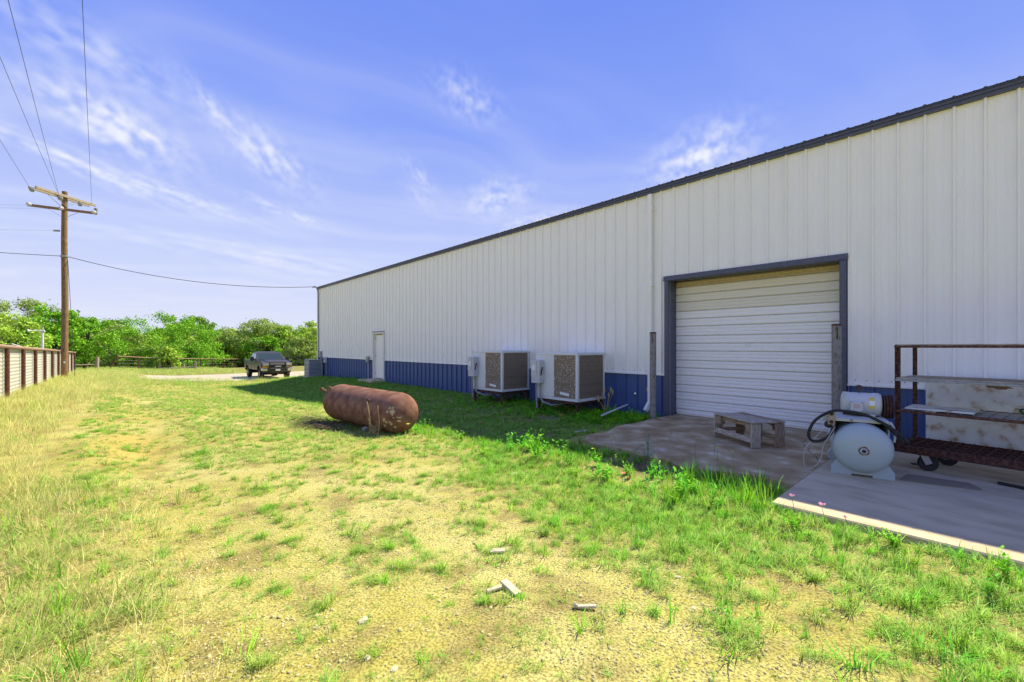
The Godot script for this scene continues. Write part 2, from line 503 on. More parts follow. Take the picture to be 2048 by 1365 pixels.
func make_sky() -> Sky:
	var w := 2048
	var hh := 1024
	var im := Image.create_empty(w, hh, false, Image.FORMAT_RGBF)
	var a := FastNoiseLite.new()
	a.seed = 5
	a.frequency = 1.0
	a.fractal_octaves = 4
	a.noise_type = FastNoiseLite.TYPE_SIMPLEX_SMOOTH
	var b := FastNoiseLite.new()
	b.seed = 9
	b.frequency = 1.0
	b.fractal_octaves = 3
	b.noise_type = FastNoiseLite.TYPE_SIMPLEX_SMOOTH
	var ys := [0.0, 0.06, 0.2, 0.44, 0.62, 0.85, 1.0]
	var cs := [Color(0.76, 0.80, 0.97), Color(0.72, 0.77, 0.97), Color(0.54, 0.63, 0.98), Color(0.255, 0.38, 0.955), Color(0.182, 0.297, 0.90), Color(0.15, 0.25, 0.84), Color(0.14, 0.23, 0.8)]
	# wisps: azimuth from the lens axis, elevation, both degrees; length, breadth, tilt, strength
	var wisps := [[-42.5, 20.5, 6.0, 2.2, -18, 0.75], [-35, 24.5, 3.5, 0.8, -45, 0.35], [-29.5, 21.0, 5.5, 2.2, -32, 0.5], [-45, 16.5, 8.0, 1.0, -16, 0.6], [-38, 15.5, 8.0, 0.9, -12, 0.5], [-28, 15.5, 5.0, 0.7, -14, 0.45], [-6, 30.0, 4.5, 2.2, -18, 0.32], [23.5, 21.8, 6.0, 3.0, 16, 0.66], [-2.0, 19.0, 5.0, 2.2, 10, 0.42], [3, 16.0, 5.0, 1.2, 12, 0.5], [-12, 21.0, 3.0, 1.0, -40, 0.3], [-44, 26.0, 9.0, 2.2, -12, 0.28], [-30, 10.0, 18.0, 1.6, -6, 0.35], [-12, 18.5, 3.0, 1.0, -40, 0.2], [95, 22, 9, 2.5, -20, 0.5], [150, 17, 10, 2.4, 10, 0.5], [-100, 20, 9, 2.4, -20, 0.5], [-150, 25, 10, 3, -15, 0.45], [60, 30, 9, 3.0, -20, 0.3]]
	for i in range(hh / 2 + 6):
		var el := PI / 2.0 - PI * (i + 0.5) / hh
		var y := sin(el)
		var base: Color = cs[0]
		for k in ys.size() - 1:
			if y >= ys[k] and y <= ys[k + 1]:
				base = (cs[k] as Color).lerp(cs[k + 1], (y - ys[k]) / (ys[k + 1] - ys[k]))
		var ed := rad_to_deg(el)
		for j in w:
			var az := TAU * (j + 0.5) / w            # 0 looks along -z, growing towards +x
			var q := 1.0 / maxf(y + 0.06, 0.06)
			var px := sin(az) * cos(el) * q
			var pz := cos(az) * cos(el) * q
			# high thin streaks in a sheet overhead, drawn out across the view
			var u := px * 0.88 - pz * 0.47
			var v := pz * 0.88 + px * 0.47
			var wx := b.get_noise_2d(u * 0.35, v * 0.35) * 0.8
			var st := a.get_noise_2d(u * 0.45 + wx, v * 1.9 + wx * 1.4 + 7.0)
			var veil := smoothstep(-0.25, 0.95, st + 0.25 * b.get_noise_2d(u * 0.15 + 20.0, v * 0.15))
			var west := 0.5 - 0.5 * sin(az - 0.35)
			var amount := veil * (0.09 + 0.28 * west) * (1.0 - smoothstep(0.2, 0.75, y) * 0.7)
			var azd := rad_to_deg(wrapf(az - 0.7407, -PI, PI))
			for ws in wisps:
				var du: float = wrapf(azd - ws[0], -180.0, 180.0)
				var dv: float = ed - ws[1]
				if absf(du) > ws[2] * 2.6 or absf(dv) > ws[2] * 2.4:
					continue
				var t := deg_to_rad(ws[4])
				var p: float = (du * cos(t) + dv * sin(t)) / ws[2]
				var r: float = (dv * cos(t) - du * sin(t)) / ws[3]
				var fray := a.get_noise_2d(p * 1.6 + ws[0], r * 1.5 + 0.5 * p + ws[1]) + 0.6 * b.get_noise_2d(p * 5.0 + ws[0], r * 2.2)
				var k := exp(-(p * p + r * r) * 1.3) * clampf(0.62 + 1.25 * fray, 0.0, 1.4)
				amount = maxf(amount, minf(amount + k * float(ws[5]), 0.9))
			var px_c := base.lerp(Color(0.92, 0.94, 1.0), clampf(amount, 0.0, 0.9)) * (1.0 / EXPOSURE)
			im.set_pixel(j, i, px_c)
	im.fill_rect(Rect2i(0, hh / 2 + 6, w, hh / 2 - 6), Color(0.36, 0.36, 0.3))
	var mtl := PanoramaSkyMaterial.new()
	mtl.panorama = ImageTexture.create_from_image(im)
	var sky := Sky.new()
	sky.sky_material = mtl
	return sky

# ---------------------------------------------------------------- ground
func axis(points: Array) -> PackedFloat32Array:       # [upto, step] pairs after the first number
	var out := PackedFloat32Array([points[0]])
	var t: float = points[0]
	for p in points.slice(1):
		while t < p[0] - 0.001:
			t = minf(t + p[1], p[0])
			out.append(t)
	return out

func earth_colour(x: float, s: float) -> Color:
	var a := n_low.get_noise_2d(x * 30.0, s * 22.0)
	var b := n_mid.get_noise_2d(x * 110.0, s * 110.0)
	var f := n_fine.get_noise_2d(x * 160.0, s * 160.0)
	var c := pick(L(0.48, 0.45, 0.115), L(0.60, 0.57, 0.22), 0.5 + 1.1 * a + 0.7 * f)
	c = pick(c, L(0.32, 0.27, 0.10), smoothstep(0.05, 0.5, b + 0.5 * f) * 0.85)
	c = pick(c, L(0.60, 0.45, 0.13), 0.7 * exp(-pow((x - 0.1) / 0.45, 2.0) - pow((s - 10.0) / 1.4, 2.0)))
	var straw := straw_at(x, s)
	c = pick(c, pick(L(0.55, 0.49, 0.19), L(0.40, 0.37, 0.13), 0.5 + b), straw * 0.9)
	var g := green_at(x, s)
	c = pick(c, pick(L(0.34, 0.42, 0.08), L(0.52, 0.52, 0.16), 0.5 + 0.9 * b + 0.4 * f), g * 0.85)
	# the moist strip under the eaves: dark soil and clover
	var damp := smoothstep(4.5, 5.1, x) * smoothstep(4.6, 5.6, s) * (1.0 - smoothstep(28.0, 31.0, s))
	c = pick(c, pick(L(0.20, 0.23, 0.08), L(0.30, 0.25, 0.15), 0.5 + 1.2 * b), damp * 0.85)
	# bare dark soil beside the broken apron and the heap by the tank
	c = pick(c, L(0.14, 0.105, 0.075), exp(-pow((x - 5.2) / 0.4, 2.0) - pow((s - 3.1) / 0.75, 2.0)) * 0.95)
	c = pick(c, L(0.11, 0.085, 0.06), exp(-pow((x - 3.35) / 0.35, 2.0) - pow((s - 10.2) / 1.1, 2.0)) * 0.9)
	var far := smoothstep(30.0, 50.0, s)
	c = pick(c, L(0.27, 0.26, 0.09), far * 0.8)
	return c

func build_ground() -> void:
	var xs := axis([-420.0, [-60.0, 30.0], [-14.0, 2.0], [-4.0, 0.25], [9.4, 0.09], [14.0, 0.6], [60.0, 3.0], [420.0, 30.0]])
	var ss := axis([-300.0, [-30.0, 30.0], [-2.0, 2.0], [12.0, 0.09], [22.0, 0.16], [40.0, 0.4], [70.0, 1.0], [120.0, 4.0], [600.0, 30.0]])
	var v := PackedVector3Array()
	var c := PackedColorArray()
	var w := xs.size()
	var hgt := PackedFloat32Array()
	for s in ss:
		for x in xs:
			var y := h(x, s)
			hgt.append(y)
			v.append(V(x, y, s))
			c.append(earth_colour(x, s))
	var n := PackedVector3Array()
	n.resize(v.size())
	for i in ss.size():
		for j in w:
			var j0 := maxi(j - 1, 0)
			var j1 := mini(j + 1, w - 1)
			var i0 := maxi(i - 1, 0)
			var i1 := mini(i + 1, ss.size() - 1)
			var gx := (hgt[i * w + j1] - hgt[i * w + j0]) / (xs[j1] - xs[j0])
			var gs := (hgt[i1 * w + j] - hgt[i0 * w + j]) / (ss[i1] - ss[i0])
			n[i * w + j] = Vector3(-gx, 1.0, gs).normalized()
	var idx := PackedInt32Array()
	for i in ss.size() - 1:
		for j in w - 1:
			var a := i * w + j
			idx.append_array(PackedInt32Array([a, a + w, a + 1, a + 1, a + w, a + w + 1]))
	var arr := []
	arr.resize(Mesh.ARRAY_MAX)
	arr[Mesh.ARRAY_VERTEX] = v
	arr[Mesh.ARRAY_NORMAL] = n
	arr[Mesh.ARRAY_COLOR] = c
	arr[Mesh.ARRAY_INDEX] = idx
	var m := ArrayMesh.new()
	m.add_surface_from_arrays(Mesh.PRIMITIVE_TRIANGLES, arr)
	ground_piece("ground", m, M.ground)
	# the pale drive that passes behind the pickup
	var rows := []
	for i in 41:
		var x := -3.0 + i * 0.75
		var near_s := lerpf(36.5, 33.0, smoothstep(2.0, 8.0, x)) + 0.8 * n_mid.get_noise_2d(x * 40.0, 3.0)
		var far_s := 45.0 + 0.7 * n_mid.get_noise_2d(x * 40.0, 90.0)
		if x < 3.0:
			var k := smoothstep(-3.0, 3.0, x)
			near_s = lerpf(42.0, near_s, k)
			far_s = lerpf(42.6, far_s, k)
		var r := []
		for j in 17:
			var s := lerpf(near_s, far_s, j / 16.0)
			r.append(V(x, h(x, s) + 0.03, s))
		rows.append(r)
	ground_piece("gravel_road", MB.new().sheet(rows, Vector3.UP), M.road)
	# the poured slab under compressor and rack, and the older stained apron in front of the roller door
	ground_piece("concrete_slab", MB.new().box(V(7.13, -0.15, -3.3), Vector3(4.50, 0.30, 9.5), 0.012), M.slab)
	var edge := [Vector2(9.4, 1.455), Vector2(9.4, 4.87), Vector2(8.65, 4.9), Vector2(7.9, 4.86), Vector2(7.3, 4.93), Vector2(6.7, 4.7), Vector2(6.2, 4.78), Vector2(5.82, 4.55), Vector2(5.70, 4.2), Vector2(5.78, 3.8), Vector2(5.6, 3.4), Vector2(5.66, 3.0), Vector2(5.50, 2.7), Vector2(5.62, 2.3), Vector2(5.8, 1.9), Vector2(5.74, 1.455)]
	var poly := PackedVector2Array()
	var rng := RandomNumberGenerator.new()
	rng.seed = 77
	for i in edge.size():
		var a: Vector2 = edge[i]
		var b: Vector2 = edge[(i + 1) % edge.size()]
		var rough := i >= 1 and i < edge.size() - 2
		for k in (7 if rough else 1):
			var p := a.lerp(b, k / 7.0) + (Vector2(rng.randf_range(-0.02, 0.02), rng.randf_range(-0.02, 0.02)) if rough and k > 0 else Vector2.ZERO)
			poly.append(Vector2(p.x, -p.y))
	ground_piece("concrete_apron", MB.new().prism(poly, Vector3.RIGHT, Vector3.BACK, Vector3(0, -0.2, 0), Vector3(0, -0.012, 0)), M.apron)
	# hairline cracks in the apron, a sawn joint in the slab
	for line in [[[9.2, 3.9], [8.4, 3.75], [7.6, 3.9], [6.9, 3.6], [6.2, 3.7], [5.7, 3.5]], [[7.6, 3.9], [7.3, 4.3], [6.9, 4.72]], [[6.9, 3.6], [6.6, 2.9], [6.5, 2.2], [6.3, 1.5]], [[9.2, 2.1], [8.3, 2.0], [7.7, 1.75], [7.0, 1.47]]]:
		var strip := [[], []]
		var jit := RandomNumberGenerator.new()
		jit.seed = int(line[0][0] * 100.0 + line[0][1] * 10.0)
		for i in line.size() - 1:
			for k in 5:
				var t := k / 5.0
				var x: float = lerpf(line[i][0], line[i + 1][0], t) + jit.randf_range(-0.02, 0.02)
				var s: float = lerpf(line[i][1], line[i + 1][1], t) + jit.randf_range(-0.025, 0.025)
				var wd := jit.randf_range(0.002, 0.006)
				strip[0].append(V(x, -0.0085, s - wd))
				strip[1].append(V(x, -0.0085, s + wd))
		part("crack", MB.new().sheet(strip, Vector3.UP), M.crack, get_node("concrete_apron"))
	part("joint", MB.new().box(V(7.13, 0.0015, -1.05), Vector3(4.46, 0.003, 0.008)), M.crack, get_node("concrete_slab"))
	var step := MB.new().box(V(8.95, -0.12, 19.78), Vector3(0.75, 0.2, 1.5), 0.015)
	ground_piece("door_step", step, M.slab)

# ---------------------------------------------------------------- the workshop
func profile(z0: float, z1: float, deep := 0.042) -> PackedVector2Array:       # (s, how far it stands out)
	var out := PackedVector2Array()
	var k0 := floori((z0 - RIB0) / PITCH) - 1
	var k1 := ceili((z1 - RIB0) / PITCH) + 1
	for k in range(k0, k1 + 1):
		var c := RIB0 + k * PITCH
		for p in [[-0.026, 0.0], [-0.012, deep], [0.012, deep], [0.026, 0.0], [0.098, 0.0], [0.104, 0.005], [0.116, 0.005], [0.122, 0.0], [0.198, 0.0], [0.204, 0.005], [0.216, 0.005], [0.222, 0.0]]:
			var s: float = c + p[0]
			if s > z0 + 0.002 and s < z1 - 0.002:
				out.append(Vector2(s, p[1]))
	out.insert(0, Vector2(z0, 0.0))
	out.append(Vector2(z1, 0.0))
	return out

func cladding(mb: MB, z0: float, z1: float, y0: float, y1: float) -> void:
	var p := profile(z0, z1)
	for i in p.size() - 1:
		var a := p[i]
		var b := p[i + 1]
		mb.quad(V(WALL - a.y, y0, a.x), V(WALL - b.y, y0, b.x), V(WALL - b.y, y1, b.x), V(WALL - a.y, y1, a.x), Vector3(-1, 0, (b.y - a.y) * 60.0))

func build_workshop() -> void:
	var S0 := -8.0
	var S1 := 28.45
	var b := thing("metal_workshop", "long white ribbed metal workshop with blue wainscot and dark eave trim", "building")
	# inner walls with thickness, floor and the far sides; the long wall leaves the two doorways open
	var shell := MB.new()
	for r in [[S0, 1.68, -0.4, 5.2], [1.68, 4.84, 3.08, 5.2], [4.84, 19.25, -0.4, 5.2], [19.25, 20.3, 2.18, 5.2], [20.3, S1, -0.4, 5.2]]:
		shell.box(V(WALL + 0.08, (r[2] + r[3]) * 0.5, (r[0] + r[1]) * 0.5), Vector3(0.14, r[3] - r[2], r[1] - r[0]))
	shell.box(V(33.5, 2.4, (S0 + S1) * 0.5), Vector3(0.2, 5.6, S1 - S0))
	for s in [S0 + 0.1, S1 - 0.1]:
		var g := PackedVector2Array([Vector2(9.49, -0.4), Vector2(33.4, -0.4), Vector2(33.4, 5.2), Vector2(21.4, 6.18), Vector2(9.49, 5.2)])
		shell.prism(g, Vector3.RIGHT, Vector3.UP, V(0, 0, s - 0.09), V(0, 0, s + 0.09))
	part("wall_frame", shell, M.trim_white, b)
	part("floor", MB.new().box(V(21.4, -0.16, (S0 + S1) * 0.5), Vector3(23.8, 0.3, S1 - S0 - 0.4)), M.slab, b)
	# cladding: sheets of three ribs, white above, blue below
	var z := S0
	var screws := MB.new()
	while z < S1 - 0.01:
		var e := minf(z + 3.0 * PITCH, S1)
		var up := MB.new()
		var low := MB.new()
		var cuts := [z, e]
		for q in [1.58, 4.94, 19.16, 20.4]:
			if q > z + 0.005 and q < e - 0.005:
				cuts.append(q)
		cuts.sort()
		for i in cuts.size() - 1:
			var mid: float = (cuts[i] + cuts[i + 1]) * 0.5
			var y0 := 0.93
			if mid > 1.58 and mid < 4.94: y0 = 3.18
			elif mid > 19.16 and mid < 20.4: y0 = 2.28
			cladding(up, cuts[i], cuts[i + 1], y0, 5.20)
			if y0 < 1.0:
				cladding(low, cuts[i], cuts[i + 1], -0.42, 0.90)
		part("wall_panel", up, M.wall_white, b)
		if low.v.size():
			part("wainscot_panel", low, M.wall_blue, b)
		z = e
	var k := ceili((S0 - RIB0) / PITCH)
	while RIB0 + k * PITCH < 16.0:
		var s := RIB0 + k * PITCH
		for y in [4.43, 3.55, 2.67, 1.79]:
			if s > 1.58 and s < 4.94 and y < 3.18:
				continue
			screws.lathe([[0.009, 0.0], [0.008, 0.007], [0.0, 0.008]], V(WALL - 0.03, y + 0.012 * sin(k * 1.7), s), Vector3.LEFT, 6)
		for o in [0.08, 0.235]:
			if s + o < 1.5 or s + o > 5.0:
				screws.lathe([[0.009, 0.0], [0.008, 0.007], [0.0, 0.008]], V(WALL, 1.0, s + o), Vector3.LEFT, 6)
		k += 1
	tag(part("panel_screws", screws, M.screw, b), "", "", "", "stuff")
	# ledge between white and blue, eave trim with its step, corner trim, downspout
	for r in [[S0, 1.58], [4.94, 19.16], [20.4, S1]]:
		part("ledge_trim", MB.new().box(V(WALL - 0.022, 0.916, (r[0] + r[1]) * 0.5), Vector3(0.05, 0.032, r[1] - r[0] - 0.004), 0.004), M.trim_white, b)
	part("eave_trim", MB.new().prism(PackedVector2Array([Vector2(9.34, 5.195), Vector2(9.258, 5.195), Vector2(9.258, 5.238), Vector2(9.235, 5.247), Vector2(9.235, 5.285), Vector2(9.215, 5.29), Vector2(9.215, 5.30), Vector2(9.36, 5.31)]), Vector3.RIGHT, Vector3.UP, V(0, 0, S0 - 0.1), V(0, 0, S1 + 0.12)), M.navy, b)
	part("corner_trim", MB.new().box(V(WALL + 0.03, 2.4, S1 + 0.02), Vector3(0.16, 5.58, 0.16), 0.01), M.trim_white, b)
	for side in 2:
		var x0 := 9.21 if side == 0 else 33.6
		var dir := 1.0 if side == 0 else -1.0
		var roof := MB.new()
		var p := profile(S0 - 0.08, S1 + 0.1, 0.016)
		var slope := 1.0 / 12.0
		for i in p.size() - 1:
			var a := p[i]
			var c := p[i + 1]
			roof.quad(V(x0, 5.312 + a.y, a.x), V(x0, 5.312 + c.y, c.x), V(x0 + dir * 12.2, 5.312 + 12.2 * slope + c.y, c.x), V(x0 + dir * 12.2, 5.312 + 12.2 * slope + a.y, a.x), Vector3.UP)
		roof.quad(V(x0, 5.309, S0 - 0.08), V(x0, 5.309, S1 + 0.1), V(x0 + dir * 12.2, 5.309 + 12.2 * slope, S1 + 0.1), V(x0 + dir * 12.2, 5.309 + 12.2 * slope, S0 - 0.08), Vector3.DOWN)
		part("roof", roof, M.navy, b)
	var ends := MB.new()
	k = ceili((S0 - RIB0) / PITCH)
	while RIB0 + k * PITCH < S1:
		ends.box(V(9.225, 5.317, RIB0 + k * PITCH), Vector3(0.02, 0.022, 0.045), 0.004)
		k += 1
	tag(part("roof_rib_ends", ends, M.navy, b), "", "", "", "stuff")
	var ds := part("downspout", MB.new().box(V(WALL - 0.075, 2.72, 5.29), Vector3(0.085, 4.9, 0.105), 0.012), M.wall_white, b)
	part("outlet", MB.new().bar(V(WALL - 0.075, 0.27, 5.29), V(WALL - 0.22, 0.06, 5.33), 0.085, 0.105, 0.01), M.trim_white, ds)
	for y in [1.0, 3.0, 4.8]:
		part("strap", MB.new().box(V(WALL - 0.075, y, 5.29), Vector3(0.094, 0.03, 0.16), 0.003), M.trim_white, ds)
	# roller door: trim, reveals, curtain of slats
	var door := part("roller_door", MB.new().box(V(WALL + 0.36, 1.53, 3.26), Vector3(0.03, 3.1, 3.15)), M.door_white, b)
	var tr := MB.new()
	tr.box(V(WALL - 0.025, 1.51, 1.63), Vector3(0.09, 3.13, 0.10), 0.006)
	tr.box(V(WALL - 0.025, 1.51, 4.89), Vector3(0.09, 3.13, 0.10), 0.006)
	tr.box(V(WALL - 0.03, 3.13, 3.26), Vector3(0.10, 0.11, 3.40), 0.006)
	part("door_trim", tr, M.navy, b)
	var rv := MB.new()
	rv.box(V(WALL + 0.17, 1.5, 1.67), Vector3(0.30, 3.14, 0.025))
	rv.box(V(WALL + 0.17, 1.5, 4.85), Vector3(0.30, 3.14, 0.025))
	rv.box(V(WALL + 0.17, 3.085, 3.26), Vector3(0.30, 0.025, 3.15))
	part("door_reveal", rv, M.navy, b)
	var y := 3.07
	var j := 0
	while y > 0.06:
		var tall: float = [0.215, 0.175, 0.175][j % 3]
		if j == 0: tall = 0.12
		var y0 := maxf(y - tall, 0.03)
		var curve := []
		var count := 15
		for q in count + 1:
			var t := q / float(count)
			var yy := lerpf(y - 0.004, y0 + 0.004, t)
			var ribs := 2.0 if tall < 0.2 else 3.0
			var bulge := 0.009 * sqrt(absf(sin(PI * t * ribs))) + (0.012 if t > 0.05 and t < 0.95 else 0.0)
			curve.append(Vector2(WALL + 0.325 - bulge, yy))
		var mb := MB.new()
		for q in count:
			var aa: Vector2 = curve[q]
			var bb: Vector2 = curve[q + 1]
			var wob := 0.002 * sin(j * 2.3)
			mb.quad(V(aa.x + wob, aa.y, 1.69), V(aa.x - wob, aa.y, 4.835), V(bb.x - wob, bb.y, 4.835), V(bb.x + wob, bb.y, 1.69), Vector3.LEFT)
		part("door_slat", mb, M.door_stained if j == 0 else (M.door_yellowed if j <= 3 else M.door_white), door)
		y = y0
		j += 1
	part("bottom_bar", MB.new().box(V(WALL + 0.315, 0.03, 3.26), Vector3(0.05, 0.06, 3.12), 0.006), M.door_yellowed, door)
	part("sticker", MB.new().box(V(WALL + 0.295, 1.61, 3.28), Vector3(0.003, 0.05, 0.12)), M.white_label, door)
	# walk door with frame
	var fr := MB.new()
	fr.box(V(WALL + 0.02, 1.1, 19.205), Vector3(0.16, 2.24, 0.09), 0.006)
	fr.box(V(WALL + 0.02, 1.1, 20.355), Vector3(0.16, 2.24, 0.09), 0.006)
	fr.box(V(WALL + 0.018, 2.23, 19.78), Vector3(0.164, 0.09, 1.25), 0.006)
	var frame := part("door_frame", fr, mat("frame_cream", L(0.72, 0.69, 0.60), 0.5), b)
	part("header_trim", MB.new().box(V(WALL - 0.07, 2.285, 19.78), Vector3(0.03, 0.03, 1.3), 0.004), M.navy, frame)
	var leaf := part("walk_door", MB.new().box(V(WALL + 0.09, 1.08, 19.78), Vector3(0.045, 2.14, 1.05), 0.004), M.trim_white, b)
	part("handle", MB.new().lathe([[0.0, 0.09], [0.03, 0.085], [0.034, 0.06], [0.014, 0.045], [0.014, 0.01], [0.035, 0.008], [0.035, 0.0]], V(WALL + 0.068, 1.0, 19.36), Vector3.LEFT, 12), M.galvanised, leaf)
	for q in [0.25, 1.1, 1.95]:
		part("hinge", MB.new().box(V(WALL + 0.062, q, 20.28), Vector3(0.02, 0.1, 0.03), 0.003), M.galvanised, leaf)
	part("vent_cap", MB.new().lathe([[0.0, 0.05], [0.03, 0.048], [0.045, 0.03], [0.05, 0.0]], V(WALL - 0.005, 0.42, 5.72), Vector3.LEFT, 16), M.chrome, b)
	part("small_box", MB.new().box(V(WALL - 0.05, 0.56, 5.37), Vector3(0.04, 0.1, 0.05), 0.005), M.galvanised, ds)
	# electrical boxes and conduits on the wall
	var e1 := thing("electrical_box", "grey electrical box on a white conduit left of the walk door", "electrical box", V(WALL, 0, 20.9))
	part("enclosure", MB.new().box(Vector3(-0.09, 0.92, 0), Vector3(0.12, 0.30, 0.24), 0.015), M.galvanised, e1)
	part("conduit", MB.new().tube([Vector3(-0.06, 0.76, 0), Vector3(-0.06, 0.2, 0), Vector3(-0.06, -0.25, 0)], 0.02), M.pvc, e1)
	var e2 := thing("electrical_box", "white disconnect box low on the wall beside the far grey condenser", "electrical box", V(WALL, 0, 26.9))
	part("enclosure", MB.new().box(Vector3(-0.1, 0.76, 0), Vector3(0.14, 0.36, 0.28), 0.012), M.box_white, e2)
	part("conduit", MB.new().tube([Vector3(-0.06, 0.58, 0.06), Vector3(-0.06, -0.2, 0.06)], 0.022), M.galvanised, e2)
	part("switch_lever", MB.new().box(Vector3(-0.18, 0.8, 0.04), Vector3(0.03, 0.1, 0.04), 0.006), M.black, e2)
	var e3 := thing("electrical_box", "small dark utility box with pipes high beside the far corner", "electrical box", V(WALL, 0, 27.75))
	part("enclosure", MB.new().box(Vector3(-0.09, 1.1, 0), Vector3(0.12, 0.34, 0.22), 0.012), M.galvanised, e3)
	for q in [-0.12, 0.0, 0.14]:
		part("conduit", MB.new().tube([Vector3(-0.06, 0.95, q), Vector3(-0.06, 0.3, q), Vector3(-0.06, -0.25, q)], 0.025), M.galvanised, e3)
	var e4 := thing("service_conduit", "grey service conduit rising up the far corner to the eave", "conduit", V(WALL, 0, 28.2))
	part("pipe", MB.new().tube([Vector3(-0.08, -0.2, 0), Vector3(-0.08, 4.9, 0), Vector3(-0.12, 5.15, 0.0), Vector3(-0.24, 5.34, -0.02)], 0.045), M.grey_paint, e4)
	part("weatherhead", MB.new().bar(Vector3(-0.22, 5.33, 0), Vector3(-0.42, 5.26, 0), 0.12, 0.1, 0.02), M.galvanised, e4)

# ---------------------------------------------------------------- fences
func build_fences() -> void:
	# pipe and sheet fence along the left
	var f := thing("pipe_fence", "rusty pipe fence backed by pale corrugated metal sheets beside the tall straw", "fence")
	var X := -2.55
	var s := 8.1
	var posts := []
	while s < 48.0:
		posts.append(s)
		s += 3.04
	var top := func(q: float) -> float: return h(X, q) + lut(q, [8.0, 20.0, 34.0, 47.0], [1.68, 1.64, 1.60, 1.58])
	for q in posts:
		var y0 := h(X, q)
		var p := part("post", MB.new().tube([V(X, y0 - 0.3, q), V(X, top.call(q) - 0.03, q)], 0.057, -1.0, 10), M.pipe_rust, f)
		if q < 36.0:
			part("tie_wire", MB.new().tube([V(X + 0.064, y0 + 0.85, q - 0.05), V(X + 0.068, y0 + 0.86, q), V(X + 0.064, y0 + 0.87, q + 0.05)], 0.006, -1.0, 5), M.galvanised, p)
	for i in posts.size() - 1:
		var a := V(X, top.call(posts[i]), posts[i])
		var b := V(X, top.call(posts[i + 1]), posts[i + 1])
		part("rail", MB.new().tube([a, b], 0.055, -1.0, 10), M.rail_rust, f)
		# the sheet behind, corrugated lengthwise
		var rows := []
		for k in 61:
			var t := k / 60.0
			var r := []
			for e in 2:
				var q: float = lerpf(posts[i] + 0.01, posts[i + 1] - 0.01, e)
				var yy := lerpf(h(X, q) - 0.05, top.call(q) + 0.07, t)
				r.append(V(X - 0.085 - 0.012 * sin(t * TAU * 15.0), yy, q))
			rows.append(r)
		part("metal_sheet", MB.new().sheet(rows, Vector3.RIGHT), M.sheet_metal, f)
	# the yard light that stands behind it
	var l := thing("yard_light", "white yard light pole with horn arm rising behind the metal fence", "street lamp", V(-3.7, h(-3.7, 41.3), 41.3))
	part("pole", MB.new().tube([Vector3(0, -0.2, 0), Vector3(0, 2.95, 0)], 0.075, 0.065, 10), M.pvc, l)
	part("bracket", MB.new().box(Vector3(0, 2.95, 0), Vector3(0.24, 0.14, 0.2), 0.03), M.pvc, l)
	part("arm", MB.new().tube([Vector3(0, 2.98, 0), Vector3(-0.3, 2.98, 0.12), Vector3(-0.5, 2.95, 0.2)], 0.025), M.pvc, l)
	part("horn", MB.new().lathe([[0.02, 0.0], [0.04, 0.08], [0.11, 0.18], [0.1, 0.18], [0.03, 0.08]], Vector3(-0.45, 2.96, 0.18), Vector3(-1, -0.05, 0.3), 14), M.pvc, l)
	part("brace", MB.new().tube([Vector3(0.1, 1.5, 0.3), Vector3(-1.1, 2.1, 1.8)], 0.035), M.pvc, l)
	# far pipe fence, running away past the pickup
	var g := thing("pasture_fence", "thin rusty pipe fence crossing the far pasture behind the pickup", "fence")
	var A := Vector2(-0.15, 62.8)
	var B := Vector2(22.5, 96.0)
	var dir := (B - A).normalized()
	var count := 13
	var tops := []
	for i in count:
		var p := A + dir * (3.12 * i)
		var y0 := h(p.x, p.y)
		var lean := Vector2(-0.75, -0.3) if i == 0 else Vector2.ZERO
		var tp := V(p.x, y0 + 1.45, p.y)
		tops.append(tp)
		part("post", MB.new().tube([V(p.x + lean.x, y0 - 0.2, p.y + lean.y), tp], 0.075 if i == 0 else 0.06, -1.0, 8), M.pipe_rust, g)
	for i in count - 1:
		part("rail", MB.new().tube([tops[i], tops[i + 1]], 0.05, -1.0, 8), M.rail_rust, g)
	for y in [0.35, 0.7, 1.05]:
		var path := []
		for t in tops:
			path.append(t - Vector3(0, 1.45 - y, 0))
		part("strand", MB.new().tube(path, 0.008, -1.0, 5), M.galvanised, g)
	# old wooden gateway between the two fences
	var w := thing("wooden_hitch_rail", "grey wooden posts joined by a low beam before the dark tree trunk", "rail")
	var P1 := V(-4.6, 0, 60.5)
	var P2 := V(-1.7, 0, 61.5)
	for p in [P1, P2]:
		var y0 := h(p.x, -p.z)
		part("post", MB.new().tube([p + Vector3(0, y0 - 0.2, 0), p + Vector3(0.02, y0 + 1.35, 0)], 0.17, 0.15, 9), M.arm_wood, w)
	part("beam", MB.new().bar(P1 + Vector3(0, h(-4.6, 60.5) + 0.55, 0), P2 + Vector3(0, h(-1.7, 61.5) + 0.55, 0), 0.14, 0.1, 0.01), M.arm_wood, w)
	var o := thing("timber_stack", "weathered grey timbers stacked askew by the far pipe fence", "timber", V(4.2, h(4.2, 66.5), 66.5))
	for q in [[Vector3(-0.6, 0, 0), Vector3(-0.62, 1.25, 0), 0.3], [Vector3(0.9, 0.0, -0.4), Vector3(-0.1, 1.9, -0.3), 0.22], [Vector3(-0.7, 0.2, 0.2), Vector3(2.6, 0.25, 1.2), 0.22], [Vector3(2.7, -0.1, 1.2), Vector3(2.7, 1.0, 1.2), 0.3], [Vector3(1.6, 0, 1.0), Vector3(1.62, 0.7, 1.0), 0.12]]:
		part("timber", MB.new().bar(q[0], q[1], q[2], q[2] * 0.8, 0.02), M.arm_wood, o)

# ---------------------------------------------------------------- power pole and lines
func wire(a: Vector3, b: Vector3, sag: float, r: float, n := 24) -> MB:
	var path := []
	for i in n + 1:
		var t := i / float(n)
		path.append(a.lerp(b, t) - Vector3(0, sag * 4.0 * t * (1.0 - t), 0))
	return MB.new().tube(path, r, -1.0, 5, false)

